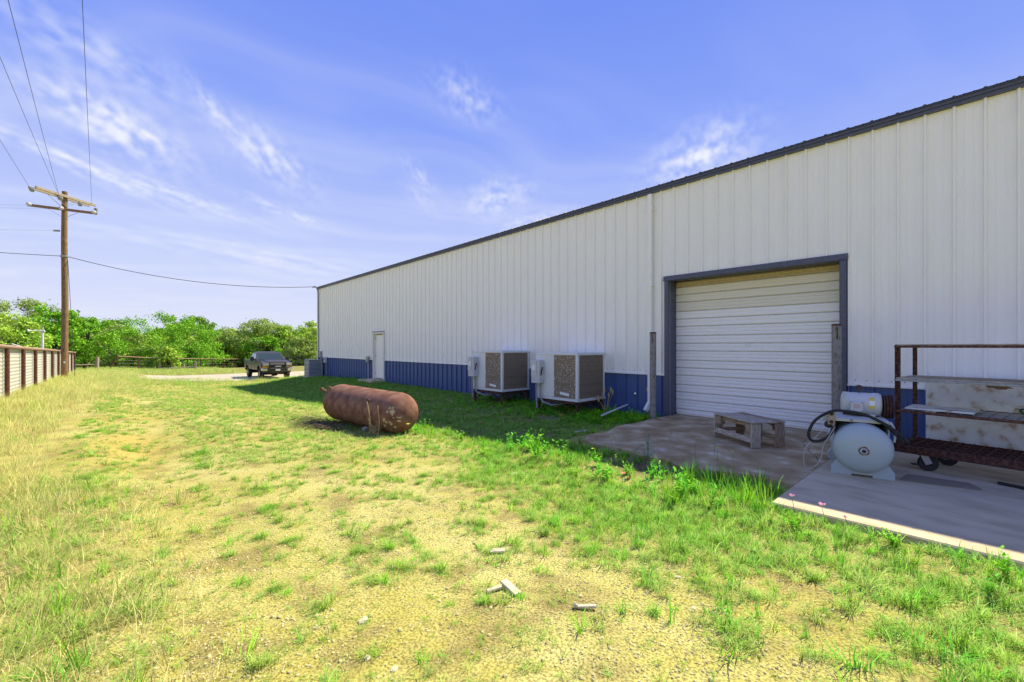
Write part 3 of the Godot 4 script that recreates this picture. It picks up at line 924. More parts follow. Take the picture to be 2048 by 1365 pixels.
func insulator_string(a: Vector3, b: Vector3, bells := 3) -> MB:
	var m := MB.new()
	m.tube([a, b], 0.018, -1.0, 5)
	for i in bells:
		var t := (i + 0.6) / (bells + 0.3)
		m.lathe([[0.03, -0.09], [0.06, -0.07], [0.11, 0.0], [0.1, 0.03], [0.03, 0.05]], a.lerp(b, t), b - a, 10)
	return m

func build_power_lines() -> void:
	var px := -2.27
	var ps := 34.6
	var y0 := h(px, ps)
	var p := thing("utility_pole", "tall brown wooden utility pole with two tilted crossarms by the fence", "utility pole")
	part("pole", MB.new().tube([V(px, y0 - 0.5, ps), V(px + 0.03, 4.0, ps), V(px, 7.5, ps), V(px + 0.02, 10.22, ps)], 0.155, 0.12, 14), M.pole_wood, p)
	# upper double arm, turned across the corner of the line
	var c := V(px, 9.92, ps)
	var d := V(1.1, 0.0, 1.02)
	var side := Vector3(d.z, 0, -d.x).normalized() * 0.2
	for k in [-1.0, 1.0]:
		part("crossarm", MB.new().bar(c - d + side * k, c + d + side * k, 0.09, 0.13, 0.008), M.arm_wood, p)
	for t in [-0.45, 0.45]:
		part("brace", MB.new().bar(c + d * t + Vector3(0, -0.05, 0) + side, V(px, 9.35, ps) + side * 0.7, 0.03, 0.012), M.galvanised, p)
		part("brace", MB.new().bar(c + d * t + Vector3(0, -0.05, 0) - side, V(px, 9.35, ps) - side * 0.7, 0.03, 0.012), M.galvanised, p)
	# lower arm
	var c2 := V(px - 0.02, 9.18, ps - 0.2)
	var d2 := V(1.36, 0.0, -0.22)
	part("crossarm", MB.new().bar(c2 - d2, c2 + d2, 0.12, 0.13, 0.008), M.arm_brown, p)
	for t in [-0.45, 0.45]:
		part("brace", MB.new().bar(c2 + d2 * t + Vector3(0, -0.06, 0), V(px, 8.7, ps - 0.17), 0.03, 0.012), M.galvanised, p)
	for t in [-0.95, -0.06, 0.9]:
		part("insulator", MB.new().lathe([[0.02, 0.0], [0.1, 0.02], [0.11, 0.05], [0.05, 0.08], [0.0, 0.1]], c2 + d2 * t + V(0, 0.03, -0.07), V(0, 0.1, -1), 12), M.box_white, p)
	part("cutout", MB.new().lathe([[0.02, 0.0], [0.06, 0.05], [0.03, 0.08], [0.1, 0.1], [0.03, 0.13], [0.1, 0.16], [0.03, 0.19], [0.09, 0.22], [0.0, 0.26]], c2 + d2 * 0.95 + Vector3(0, 0.06, 0), Vector3.UP, 10), M.insulator, p)
	var starts := []
	for t in [-0.98, -0.12, 0.55]:
		var a: Vector3 = c + d * t + Vector3(0, -0.07, 0)
		var b: Vector3 = a + V(0.02, -0.25, -0.62)
		part("insulator", insulator_string(a, b), M.insulator, p)
		starts.append(b)
	part("bracket", MB.new().lathe([[0.16, 0.0], [0.17, 0.02], [0.17, 0.09], [0.15, 0.1]], V(px, 6.55, ps), Vector3.UP, 14), M.galvanised, p)
	part("spool", MB.new().bar(V(px - 0.16, 8.0, ps), V(px - 0.42, 7.95, ps - 0.1), 0.07, 0.1, 0.015), M.insulator, p)
	part("pole_tag", MB.new().box(V(px + 0.02, y0 + 0.95, ps - 0.172), Vector3(0.08, 0.1, 0.01)), M.white_label, p)
	# lines: each strand its own thing
	var grp := "overhead lines running along the fence"
	var ends := [Vector3(-3.2, 9.4, 24.0), Vector3(-0.6, 9.4, 24.0), Vector3(0.4, 9.5, 24.0)]
	var words := ["leftmost overhead wire reaching the outer crossarm end", "middle overhead wire crossing the top left corner of the sky", "rightmost overhead wire dropping steeply to the right crossarm end"]
	starts[2] = c + d * 0.97 + Vector3(0, 0.08, 0)
	for i in 3:
		single("power_line", wire(starts[i], ends[i], 0.5, 0.0065), M.wire, words[i], "power line", grp)
	single("power_line", wire(c + d * -0.2 + Vector3(0, 0.1, 0), Vector3(-2.15, 9.4, 24.0), 0.5, 0.0065), M.wire, "overhead wire from the pole top running beside the middle wire", "power line", grp)
	single("service_cable", wire(V(px + 0.17, 6.6, ps), V(WALL - 0.36, 5.30, 28.24), 0.55, 0.016), M.cable, "sagging black service cable from the pole to the workshop corner", "cable")
	single("service_cable", wire(V(px - 0.17, 6.6, ps), V(-16.0, 5.7, 27.0), 0.3, 0.016), M.cable, "black service cable leaving the pole to the left edge", "cable")
	for q in [[c2 + d2 * -0.95, V(-30.0, 7.6, 42.0), "faint wire leaving the lower crossarm end to the left"], [c2 + d2 * -0.06, V(-30.0, 7.2, 40.0), "faint wire leaving the middle of the lower crossarm to the left"], [V(px - 0.42, 7.95, ps - 0.1), V(-30.0, 6.2, 38.0), "faint neutral wire leaving the pole below the crossarms to the left"]]:
		single("branch_line", wire(q[0], q[1], 0.5, 0.0035), M.wire, q[2], "power line", "faint wires leaving the pole to the left")
	single("ground_wire", wire(V(px + 0.14, 6.4, ps - 0.05), V(px + 0.42, y0, ps + 0.1), 0.0, 0.012, 4), M.wire, "thin guy wire slanting down the right side of the utility pole", "guy wire")

# ---------------------------------------------------------------- trees
# one tree: a trunk with limbs, and a crown of leaf clumps with gaps between them
func make_tree(o: Node3D, seed_: int, tall: float, spread: float, bare: float, hue: Color, dense := 1.0, leaf := 0.17) -> void:
	var rng := RandomNumberGenerator.new()
	rng.seed = seed_
	var wood := MB.new()
	var bend := Vector3(rng.randf_range(-0.3, 0.3), 0, rng.randf_range(-0.3, 0.3))
	var fork := Vector3(bend.x, bare + tall * 0.12, bend.z)
	var r0 := 0.05 + tall * 0.024
	wood.tube([Vector3(0, -0.3, 0), Vector3(bend.x * 0.3, bare * 0.5, bend.z * 0.3), fork, fork + Vector3(bend.x * 0.6, tall * 0.3, bend.z * 0.6)], r0, r0 * 0.45, 8)
	var clumps := []
	var want := int(28 + spread * tall * 0.9)
	var mid := bare + (tall - bare) * 0.46
	var half := (tall - bare) * 0.54
	for i in want:
		var p := Vector3.ZERO
		for t in 30:
			var a := rng.randf() * TAU
			var yy := rng.randf_range(-0.95, 1.0)
			var rr := sqrt(maxf(0.0, 1.0 - yy * yy)) * (1.12 if yy < 0.2 else 1.0)
			var k := rng.randf_range(0.45, 1.0)
			k = sqrt(k)
			p = Vector3(cos(a) * rr * spread * k, mid + yy * half * k, sin(a) * rr * spread * k)
			p += Vector3(rng.randf_range(-0.2, 0.2), rng.randf_range(-0.35, 0.35), rng.randf_range(-0.2, 0.2)) * spread * 0.3
			var free := true
			for c in clumps:
				if p.distance_to(c[0]) < c[1] * 0.75:
					free = false
					break
			if free:
				break
		p.y = minf(p.y, tall)
		clumps.append([p, rng.randf_range(0.42, 0.82) * (0.45 + spread * 0.17)])
	for i in mini(clumps.size(), 16):
		var c: Vector3 = clumps[i][0]
		var base := Vector3(fork.x, lerpf(bare * 0.85, fork.y + tall * 0.2, rng.randf()), fork.z)
		var m := base.lerp(c, 0.5) + Vector3(0, -0.1 * c.distance_to(base) + rng.randf_range(0, 0.3), 0)
		wood.tube([base, m, c], r0 * 0.38, 0.02, 5, false)
	part("trunk", wood, M.bark, o)
	var v := PackedVector3Array()
	var n := PackedVector3Array()
	var col := PackedColorArray()
	for c in clumps:
		var tone := hue * rng.randf_range(0.8, 1.15)
		tone = tone.lerp(Color(hue.r * 1.35, hue.g * 1.1, hue.b * 0.8), rng.randf() * 0.5)
		var count := int(150.0 * dense * clampf(c[1], 0.6, 1.6))
		for i in count:
			var d := Vector3(rng.randfn(), rng.randfn(), rng.randfn()).normalized()
			var p: Vector3 = c[0] + d * Vector3(1.0, 0.68, 1.0) * (c[1] * (pow(rng.randf(), 0.42) if rng.randf() < 0.8 else rng.randf_range(0.9, 1.7)))
			var f := (Vector3(rng.randfn(), rng.randfn(), rng.randfn()) * 0.6 + d * 0.5 + Vector3(0, 0.5, 0)).normalized()
			var u := f.cross(Vector3(rng.randfn(), rng.randfn(), rng.randfn())).normalized()
			var w := f.cross(u)
			var s := leaf * rng.randf_range(0.7, 1.4)
			var a := p - u * s
			var b := p + w * s * 0.55
			var e := p + u * s
			var g := p - w * s * 0.55
			v.append_array(PackedVector3Array([a, b, e, a, e, g]))
			n.append_array(PackedVector3Array([f, f, f, f, f, f]))
			var k := rng.randf_range(0.82, 1.18)
			var cc := Color(tone.r * k, tone.g * k, tone.b * k)
			col.append_array(PackedColorArray([cc, cc, cc, cc, cc, cc]))
	var arr := []
	arr.resize(Mesh.ARRAY_MAX)
	arr[Mesh.ARRAY_VERTEX] = v
	arr[Mesh.ARRAY_NORMAL] = n
	arr[Mesh.ARRAY_COLOR] = col
	var m := ArrayMesh.new()
	m.add_surface_from_arrays(Mesh.PRIMITIVE_TRIANGLES, arr)
	part("crown", m, M.leaf, o)

func spot(lat: float, d: float) -> Vector3:       # a place given across and along the lens axis
	var x := lat * 0.7381 + d * 0.6747
	var s := d * 0.7381 - lat * 0.6747
	return V(x, h(x, s) - 0.05, s)

func build_trees() -> void:
	var bright := L(0.20, 0.47, 0.03)
	var fresh := L(0.30, 0.50, 0.06)
	var olive := L(0.30, 0.44, 0.11)
	var yellow := L(0.36, 0.56, 0.07)
	var dark := L(0.18, 0.34, 0.06)
	var k := 900
	# [image column, depth, height, spread, bare trunk, hue, name, label]
	var list := [
		[340, 64.0, 8.8, 6.3, 0.3, bright, "oak_tree", "broad bright green round tree in the middle of the pasture edge"],
		[168, 46.0, 6.2, 3.0, 1.5, bright, "oak_tree", "bright green tree with dark trunk right of the utility pole"],
		[100, 43.0, 7.2, 2.7, 0.6, bright, "oak_tree", "bright green tree between yard light and utility pole"],
		[30, 54.0, 10.6, 4.4, 1.5, olive, "pecan_tree", "tall airy olive tree rising above the fence at the left edge"],
		[-14, 36.0, 6.4, 2.8, 0.3, yellow, "oak_tree", "yellow green tree cut by the left picture edge behind the fence"],
		[60, 40.0, 4.6, 2.4, 0.2, bright, "bush_tree", "low bright green tree behind the yard light pole"],
		[525, 80.0, 9.4, 5.4, 1.6, olive, "oak_tree", "tall olive tree with spreading limbs above the pickup cab"],
		[625, 76.0, 8.2, 3.3, 1.0, yellow, "oak_tree", "yellowish dark limbed tree touching the workshop corner"],
		[580, 82.0, 7.4, 4.2, 0.6, yellow, "oak_tree", "yellow green tree between the pickup and the workshop corner"],
		[525, 76.0, 5.8, 3.2, 0.1, bright, "bush_tree", "low bright green thicket tree just behind the pickup bed"],
		[600, 72.0, 5.0, 2.4, 0.1, olive, "bush_tree", "pale green bush between pickup mirror and grey condenser"],
		[235, 62.0, 6.9, 3.1, 0.5, olive, "oak_tree", "pale olive tree left of the broad round tree"],
		[440, 77.0, 7.4, 4.2, 1.0, olive, "oak_tree", "pale olive tree right of the broad round tree"],
		[480, 82.0, 8.2, 3.5, 1.2, yellow, "oak_tree", "thin yellow green tree between round tree and pickup tree"],
		[455, 76.0, 5.0, 3.0, 0.2, fresh, "bush_tree", "fresh green low tree behind the pasture fence left of the pickup"],
		[338, 52.5, 3.0, 0.9, 0.0, yellow, "cedar_sapling", "small pale feathery sapling in front of the broad round tree"],
		[410, 70.0, 5.0, 2.8, 0.1, bright, "bush_tree", "bright green low tree at the right foot of the round tree"],
		[280, 60.0, 4.2, 2.2, 0.1, fresh, "bush_tree", "fresh green low tree at the left foot of the round tree"],
	]
	for t in list:
		k += 1
		var p := spot((t[0] - 1024.0) / 860.0 * t[1], t[1])
		var o := thing(t[6], t[7], "bush" if t[6] == "bush_tree" else "tree", p, 0.0, "trees and bushes along the pasture edge")
		make_tree(o, k, t[2] * 0.91, t[3], t[4], t[5], 1.5 if t[1] < 70.0 else 1.3, 0.125 if t[1] < 70.0 else 0.15)
	# a bare crown that shows above the leaves
	var dead := thing("bare_tree", "leafless dark tree top above the greenery left of the utility pole", "tree", spot(-930.0 / 860.0 * 56.0, 56.0))
	var rng := RandomNumberGenerator.new()
	rng.seed = 31
	var mb := MB.new()
	mb.tube([Vector3(0, -0.3, 0), Vector3(0.1, 3, 0), Vector3(0, 6, 0)], 0.18, 0.1, 7)
	for i in 16:
		var a := rng.randf() * TAU
		var st := Vector3(0, rng.randf_range(4.0, 6.4), 0)
		var e := st + Vector3(cos(a) * rng.randf_range(0.8, 2.4), rng.randf_range(0.8, 2.6), sin(a) * rng.randf_range(0.8, 2.4))
		var m := st.lerp(e, 0.5) + Vector3(rng.randf_range(-0.3, 0.3), 0.1, 0)
		mb.tube([st, m, e], 0.06, 0.015, 5, false)
		for j in 3:
			mb.tube([m.lerp(e, rng.randf()), e + Vector3(rng.randf_range(-0.9, 0.9), rng.randf_range(-0.2, 0.7), rng.randf_range(-0.9, 0.9))], 0.025, 0.008, 4, false)
	part("trunk", mb, M.bark, dead)
	# woods behind: a few kinds built once, then set out
	var protos := []
	for q in [[7.8, 4.2, 0.8, olive], [8.6, 3.6, 1.4, yellow], [7.2, 4.4, 0.5, fresh], [9.2, 4.0, 1.8, dark], [4.4, 3.2, 0.0, fresh], [4.0, 3.4, 0.0, olive]]:
		k += 1
		var o := Node3D.new()
		make_tree(o, k, q[0], q[1], q[2], q[3], 1.1, 0.19)
		protos.append(o)
	var i := 0
	for row in [[84.0, 0.0], [95.0, 40.0], [107.0, 15.0], [120.0, 50.0]]:
		var u: float = -150.0 + row[1]
		while u < 690.0:
			var d: float = row[0] + rng.randf_range(-3.5, 3.5)
			var kind := rng.randi_range(0, 3)
			var o: Node3D = protos[kind].duplicate()
			o.name = "woodland_tree"
			add_child(o, true)
			o.position = spot((u - 1024.0) / 860.0 * d, d)
			o.rotation.y = rng.randf() * TAU
			o.scale = Vector3.ONE * rng.randf_range(0.9, 1.2)
			tag(o, ["pale olive", "yellow green", "fresh green", "deeper green"][kind] + " tree of the far woods " + ("behind the utility pole and metal fence" if u < 190.0 else "behind the broad round tree" if u < 430.0 else "behind the pickup"), "tree", ["olive", "yellow green", "fresh green", "deep green"][kind] + " trees of the far woods")
			u += rng.randf_range(60.0, 95.0) * 75.0 / d
			i += 1
		u = -120.0 + row[1]
		while row[0] < 97.0 and u < 680.0:
			var d: float = row[0] - 6.0 + rng.randf_range(-3.0, 3.0)
			var o: Node3D = protos[rng.randi_range(4, 5)].duplicate()
			o.name = "woodland_bush"
			add_child(o, true)
			o.position = spot((u - 1024.0) / 860.0 * d, d)
			o.rotation.y = rng.randf() * TAU
			o.scale = Vector3.ONE * rng.randf_range(0.7, 1.05)
			tag(o, "leafy bush under the far woods " + ("behind the utility pole and metal fence" if u < 190.0 else "behind the broad round tree" if u < 430.0 else "behind the pickup"), "bush", "bushes under the far woods")
			u += rng.randf_range(55.0, 85.0)
	for p in protos:
		p.free()

# ---------------------------------------------------------------- cooling units
func build_coolers() -> void:
	var texts := [["boxy white cooling unit with dusty coil panels nearer the roller door", "rusty steel stand carrying the nearer white cooling unit"], ["boxy white cooling unit with dusty coil panels farther from the roller door", "rusty steel stand carrying the farther white cooling unit"]]
	var first: Array = []
	for i in 2:
		var sc: float = [7.3, 10.08][i]
		var lift: float = [0.22, 0.25][i]
		if i == 1:
			for q in 2:
				var copy: Node3D = first[q].duplicate()
				copy.name = ["cooling_unit", "metal_stand"][q]
				add_child(copy, true)
				copy.position = V(8.75, lift if q == 0 else lift - 0.22, sc)
				copy.set_meta("label", texts[1][q])
			continue
		var u := thing("cooling_unit", texts[0][0], "cooling unit", V(8.75, lift, sc), 0.0, "white cooling units on stands along the wall")
		# local: -x faces the yard, +z faces the roller door
		var tall := 1.20
		var cab := MB.new()
		cab.box(Vector3(0.0, tall / 2, 0.0), Vector3(1.08, tall - 0.08, 1.34))
		part("cabinet", cab, M.cooler_white, u)
		part("top_cover", MB.new().box(Vector3(0, tall - 0.0325, 0), Vector3(1.15, 0.065, 1.42), 0.008), M.cooler_white, u)
		part("base_rail", MB.new().box(Vector3(0, 0.025, 0), Vector3(1.15, 0.05, 1.42), 0.006), M.cooler_white, u)
		part("corner_post", MB.new().box(Vector3(-0.53, tall / 2, 0.66), Vector3(0.07, tall - 0.115, 0.075), 0.008), M.cooler_white, u)
		part("corner_post", MB.new().box(Vector3(0.52, tall / 2, 0.66), Vector3(0.07, tall - 0.115, 0.075), 0.008), M.cooler_white, u)
		part("side_panel", MB.new().box(Vector3(-0.55, tall / 2, -0.385), Vector3(0.035, tall - 0.13, 0.63), 0.005), M.cooler_white, u)
		for f in 2:
			var mb := MB.new()
			var fins := MB.new()
			if f == 0:
				mb.box(Vector3(-0.545, tall / 2, 0.27), Vector3(0.02, tall - 0.14, 0.69))
				for j in 52:
					fins.box(Vector3(-0.558, 0.085 + j * 0.0202, 0.27), Vector3(0.008, 0.007, 0.69))
			else:
				mb.box(Vector3(0.0, tall / 2, 0.675), Vector3(0.96, tall - 0.14, 0.02))
				for j in 46:
					fins.box(Vector3(-0.47 + j * 0.0208, tall / 2, 0.688), Vector3(0.007, tall - 0.15, 0.008))
			var coil := part("coil_panel", mb, M.coil, u)
			tag(part("fins", fins, M.coil, coil), "", "", "", "stuff")
			if f == 0:
				var flecks := MB.new()
				var dice := RandomNumberGenerator.new()
				dice.seed = 77
				for j in 110:
					flecks.box(Vector3(-0.563, dice.randf_range(0.1, 1.1), dice.randf_range(-0.06, 0.6)), Vector3(0.004, dice.randf_range(0.008, 0.035), dice.randf_range(0.006, 0.016)))
				tag(part("flecks", flecks, M.white_label, coil), "", "", "", "stuff")
		part("patch", MB.new().box(Vector3(-0.566, 0.17, 0.28), Vector3(0.004, 0.07, 0.3), 0.0, Basis(Vector3.RIGHT, 0.1)), M.white_label, u)
		var sw := part("disconnect_box", MB.new().box(Vector3(-0.66, 0.70, -0.56), Vector3(0.18, 0.60, 0.30), 0.012), M.box_white, u)
		part("cover", MB.new().box(Vector3(-0.757, 0.78, -0.60), Vector3(0.02, 0.40, 0.20), 0.006), M.box_white, sw)
		part("lever", MB.new().bar(Vector3(-0.70, 0.60, -0.405), Vector3(-0.66, 0.82, -0.385), 0.035, 0.03, 0.006), M.rust, sw)
		part("notice", MB.new().box(Vector3(-0.769, 0.8, -0.60), Vector3(0.003, 0.14, 0.1)), M.red_print if false else M.white_label, sw)
		part("conduit", MB.new().tube([Vector3(-0.66, 0.4, -0.6), Vector3(-0.66, 0.1, -0.6), Vector3(-0.66, -0.26, -0.58)], 0.025), M.grey_paint, sw)
		part("conduit", MB.new().tube([Vector3(-0.64, 0.4, -0.5), Vector3(-0.64, 0.05, -0.48), Vector3(-0.62, -0.08, -0.42), Vector3(-0.5, -0.16, -0.2), Vector3(-0.2, -0.12, 0.0)], 0.028), M.grey_paint, sw)
		var st := thing("metal_stand", texts[0][1], "stand", V(8.75, 0.0, sc), 0.0, "rusty stands under the white cooling units")
		for x in [-0.52, 0.52]:
			for z in [-0.64, 0.64]:
				part("leg", MB.new().box(Vector3(x, -0.07, z), Vector3(0.06, 0.44, 0.06), 0.004), M.rust_dark, st)
		for z in [-0.64, 0.64]:
			part("top_bar", MB.new().box(Vector3(0, 0.184, z), Vector3(0.99, 0.06, 0.055), 0.004), M.rust_dark, st)
			part("brace", MB.new().bar(Vector3(-0.5, -0.1, z), Vector3(-0.1, 0.16, z), 0.03, 0.02), M.rust_dark, st)
		for x in [-0.52, 0.52]:
			part("top_bar", MB.new().box(Vector3(x, 0.182, 0), Vector3(0.055, 0.06, 1.22), 0.004), M.rust_dark, st)
			part("brace", MB.new().bar(Vector3(x, -0.08, -0.62), Vector3(x, 0.16, -0.15), 0.03, 0.02), M.rust_dark, st)
			part("brace", MB.new().bar(Vector3(x, -0.08, 0.62), Vector3(x, 0.16, 0.15), 0.03, 0.02), M.rust_dark, st)
		part("brace", MB.new().bar(Vector3(-0.52, -0.1, -0.62), Vector3(-0.52, -0.08, 0.62), 0.03, 0.02), M.rust_dark, st)
		first = [u, st]
	# the grey condenser on its pad by the far corner
	var y0 := -0.22
	var pad := ground_piece("condenser_pad", MB.new().box(V(8.83, y0 - 0.17, 27.75), Vector3(1.15, 0.32, 1.15), 0.02), M.slab)
	pad.name = "condenser_pad"
	var c := thing("condenser", "grey louvred condenser on a concrete pad at the far workshop corner", "air conditioner", V(8.82, y0, 27.75))
	part("core", MB.new().box(Vector3(0, 0.49, 0), Vector3(0.74, 0.92, 0.74)), M.ac_dark, c)
	part("lid", MB.new().box(Vector3(0, 0.965, 0), Vector3(0.84, 0.05, 0.84), 0.02), M.ac_grey, c)
	part("base_pan", MB.new().box(Vector3(0, 0.035, 0), Vector3(0.84, 0.05, 0.84), 0.01), M.ac_grey, c)
	for x in [-1.0, 1.0]:
		for z in [-1.0, 1.0]:
			part("corner_post", MB.new().box(Vector3(x * 0.375, 0.5, z * 0.375), Vector3(0.08, 0.88, 0.08), 0.02), M.ac_grey, c)
	for j in 11:
		var y := 0.1 + j * 0.079
		part("louvre", MB.new().box(Vector3(0, y, 0.39), Vector3(0.67, 0.05, 0.02), 0.006, Basis(Vector3.RIGHT, -0.25)), M.ac_grey, c)
		part("louvre", MB.new().box(Vector3(-0.39, y, 0), Vector3(0.02, 0.035, 0.67), 0.006), M.pvc, c)
	part("badge", MB.new().box(Vector3(0.26, 0.88, 0.407), Vector3(0.12, 0.035, 0.006)), M.white_label, c)
	part("line_set", MB.new().tube([Vector3(0.38, 0.15, 0.3), Vector3(0.46, 0.12, 0.36), Vector3(0.5, 0.3, 0.2)], 0.03), M.rubber, c)

# ---------------------------------------------------------------- the old tank
func build_tank() -> void:
	var A := V(4.21, 0.215, 8.07)
	var B := V(3.93, 0.25, 10.33)
	var t := thing("rusty_tank", "large rust brown cylindrical tank lying on its side in the grass", "tank", Vector3(A.x, 0, A.z))
	var o := t.position
	var ax := (B - A).normalized()
	var lng := A.distance_to(B)
	var prof := []
	for i in 13:
		var a := PI / 2 * i / 12.0
		prof.append([0.42 * sin(a), -0.40 * cos(a)])
	prof.append([0.42, lng])
	for i in range(1, 13):
		var a := PI / 2 * i / 12.0
		prof.append([0.42 * cos(a), lng + 0.38 * sin(a)])
	part("shell", MB.new().lathe(prof, A - o, ax, 48), M.tank_rust, t)
	for q in [0.0, lng]:
		part("weld_seam", MB.new().lathe([[0.42, -0.012], [0.4235, -0.004], [0.4235, 0.004], [0.42, 0.012]], A - o + ax * q, ax, 48), M.tank_rust, t)
	var side := ax.cross(Vector3.UP).normalized()
	if side.x > 0.0:
		side = -side
	for q in [[lng - 0.02, 40.0, 0.05, 0.036], [lng + 0.17, 46.0, 0.05, 0.045]]:
		var dir: Vector3 = Vector3.UP * cos(deg_to_rad(q[1])) + side * sin(deg_to_rad(q[1]))
		if q[0] > lng:
			dir = (dir + ax * 0.45).normalized()
		var foot: Vector3 = A - o + ax * float(q[0]) + dir * 0.37
		var vv := part("valve", MB.new().lathe([[0.05, 0.0], [0.05, 0.05], [q[3] * 0.7, 0.055], [q[3] * 0.7, 0.078], [q[3], 0.08], [q[3], 0.08 + q[2]], [0.0, 0.08 + q[2]]], foot, dir, 10, true), M.tank_rust, t)
		if q[0] < lng:
			part("valve_arm", MB.new().tube([foot + dir * 0.13, foot + dir * 0.16 + side * 0.05], 0.01), M.rust, vv)
	var d2 := (Vector3.UP * 0.55 + side * 0.83).normalized()
	part("nipple", MB.new().tube([A - o + ax * 0.5 + d2 * 0.4, A - o + ax * 0.5 + d2 * 0.47], 0.03, -1.0, 10), M.rust, t)
	# flakes of old cream paint left low on the near end
	var rng := RandomNumberGenerator.new()
	rng.seed = 515
	var up := side.cross(ax)
	if up.y < 0.0:
		up = -up
	for i in 22:
		var a := rng.randf_range(0.15, 1.25)                     # from the rim towards the pole of the near end
		var b := -rng.randf_range(0.05, 0.95) + (0.9 if i < 5 else 0.0)
		var size := rng.randf_range(0.012, 0.05) * (1.0 if i > 3 else 1.5)
		var ring := []
		for k in 9:
			var w := TAU * k / 9.0
			var rr := size * rng.randf_range(0.35, 1.0)
			var aa := a + cos(w) * rr / 0.42
			var bb := b + sin(w) * rr * 1.3 / 0.42
			var d := (side * cos(bb) + up * sin(bb)) * cos(aa)
			ring.append(A - o + d * 0.4222 - ax * sin(aa) * 0.4022)
		var mid := Vector3.ZERO
		for p in ring:
			mid += p / 9.0
		mid += (mid - (A - o)).normalized() * 0.0012
		var mb := MB.new()
		for k in 9:
			mb.flat(mid, ring[k], ring[(k + 1) % 9], mid - (A - o))
		part("paint_flake", mb, M.old_paint, t)
	for q in [0.45, lng - 0.45]:
		part("foot", MB.new().box(A - o + ax * q - side * 0.33 + Vector3(0, -0.28, 0), Vector3(0.08, 0.2, 0.2), 0.01), M.rust, t)

# ---------------------------------------------------------------- bollards and the little platform
func build_bollards_and_bench() -> void:
	for q in [[8.71, 4.91, 1.89, "grey rust streaked pipe bollard left of the roller door"], [8.71, 1.615, 1.945, "grey rust streaked pipe bollard right of the roller door behind the compressor"]]:
		var b := thing("pipe_bollard", q[3], "bollard", V(q[0], -0.03, q[1]), 0.0, "pipe bollards at the roller door")
		part("pipe", MB.new().lathe([[0.068, 0.0], [0.068, q[2] - 0.0]], Vector3.ZERO, Vector3.UP, 24), M.bollard, b)
		part("cap", MB.new().lathe([[0.068, q[2]], [0.071, q[2] + 0.002], [0.071, q[2] + 0.022], [0.05, q[2] + 0.034], [0.0, q[2] + 0.036]], Vector3.ZERO, Vector3.UP, 24), M.rust, b)
		part("rust_weep", MB.new().box(Vector3(-0.0655, q[2] - 0.12, 0.02), Vector3(0.006, 0.2, 0.02), 0.002), M.rust, b)
	# platform knocked together from pallet boards; local x along its length, z across
	var near := V(7.23, 0, 2.41)
	var left := V(7.75, 0, 3.2)
	var right := V(7.73, 0, 2.07)
	var ex := (left - near).normalized()
	var t := thing("wooden_platform", "low weathered grey platform made of pallet boards on the stained apron", "platform", near, atan2(-ex.z, ex.x))
	var lx := 0.94
	var lz := 0.60
	var sgn := signf((right - near).dot(Vector3(-ex.z, 0, ex.x).normalized()))
	var zdir := Vector3(0, 0, 1) * (1.0 if t.transform.basis.z.dot(right - near) > 0 else -1.0)
	var zz := func(a: float) -> float: return a * zdir.z
	var plank := func(called: String, c: Vector3, size: Vector3, turn: Basis, m: Material, parent: Node) -> Node3D:
		var p := part(called, MB.new().box(Vector3.ZERO, size, 0.004), m, parent, c)
		p.basis = turn
		return p
	var y_top := 0.39
	var zs := [0.075, 0.225, 0.375, 0.525]
	for i in 4:
		plank.call("top_board", Vector3(lx / 2 + 0.006 * (i % 2), y_top - 0.002 * (i % 3), zz.call(zs[i])), Vector3(lx + 0.02, 0.022, 0.143), Basis(Vector3.RIGHT, 0.008 * (i - 1.5)), M.wood_x if i != 3 else M.wood_brown, t)
	var upright := Basis(Vector3(0, 0, 1), PI / 2)
	for x in [0.012, lx - 0.012]:
		for z in [0.085, lz - 0.10]:
			plank.call("leg_board", Vector3(x, 0.185, zz.call(z)), Vector3(0.37, 0.024, 0.165), upright, M.wood_x if z < 0.2 else M.wood_brown, t)
		for z in [0.06, lz - 0.06]:
			plank.call("block", Vector3(x + (0.075 if x < 0.5 else -0.075), 0.3, zz.call(z)), Vector3(0.15, 0.13, 0.09), Basis.IDENTITY, M.wood_brown, t)
	for z in [0.022, lz - 0.03]:
		plank.call("side_rail", Vector3(lx / 2, 0.115, zz.call(z)), Vector3(lx - 0.06, 0.085, 0.024), Basis.IDENTITY, M.wood_x, t)
		plank.call("side_rail", Vector3(lx / 2, 0.335, zz.call(z + (0.05 if z < 0.3 else -0.03))), Vector3(lx - 0.06, 0.06, 0.03), Basis.IDENTITY, M.wood_brown, t)
	plank.call("cross_board", Vector3(lx * 0.5, 0.36, zz.call(lz / 2)), Vector3(lz - 0.06, 0.02, 0.12), Basis(Vector3.UP, PI / 2), M.wood_brown, t)
	plank.call("cross_board", Vector3(lx * 0.78, 0.16, zz.call(lz / 2)), Vector3(lz - 0.06, 0.06, 0.024), Basis(Vector3.UP, PI / 2), M.wood_brown, t)
	plank.call("leg_board", Vector3(lx * 0.55, 0.185, zz.call(lz - 0.05)), Vector3(0.36, 0.024, 0.12), upright * Basis(Vector3.RIGHT, PI / 2), M.wood_brown, t)

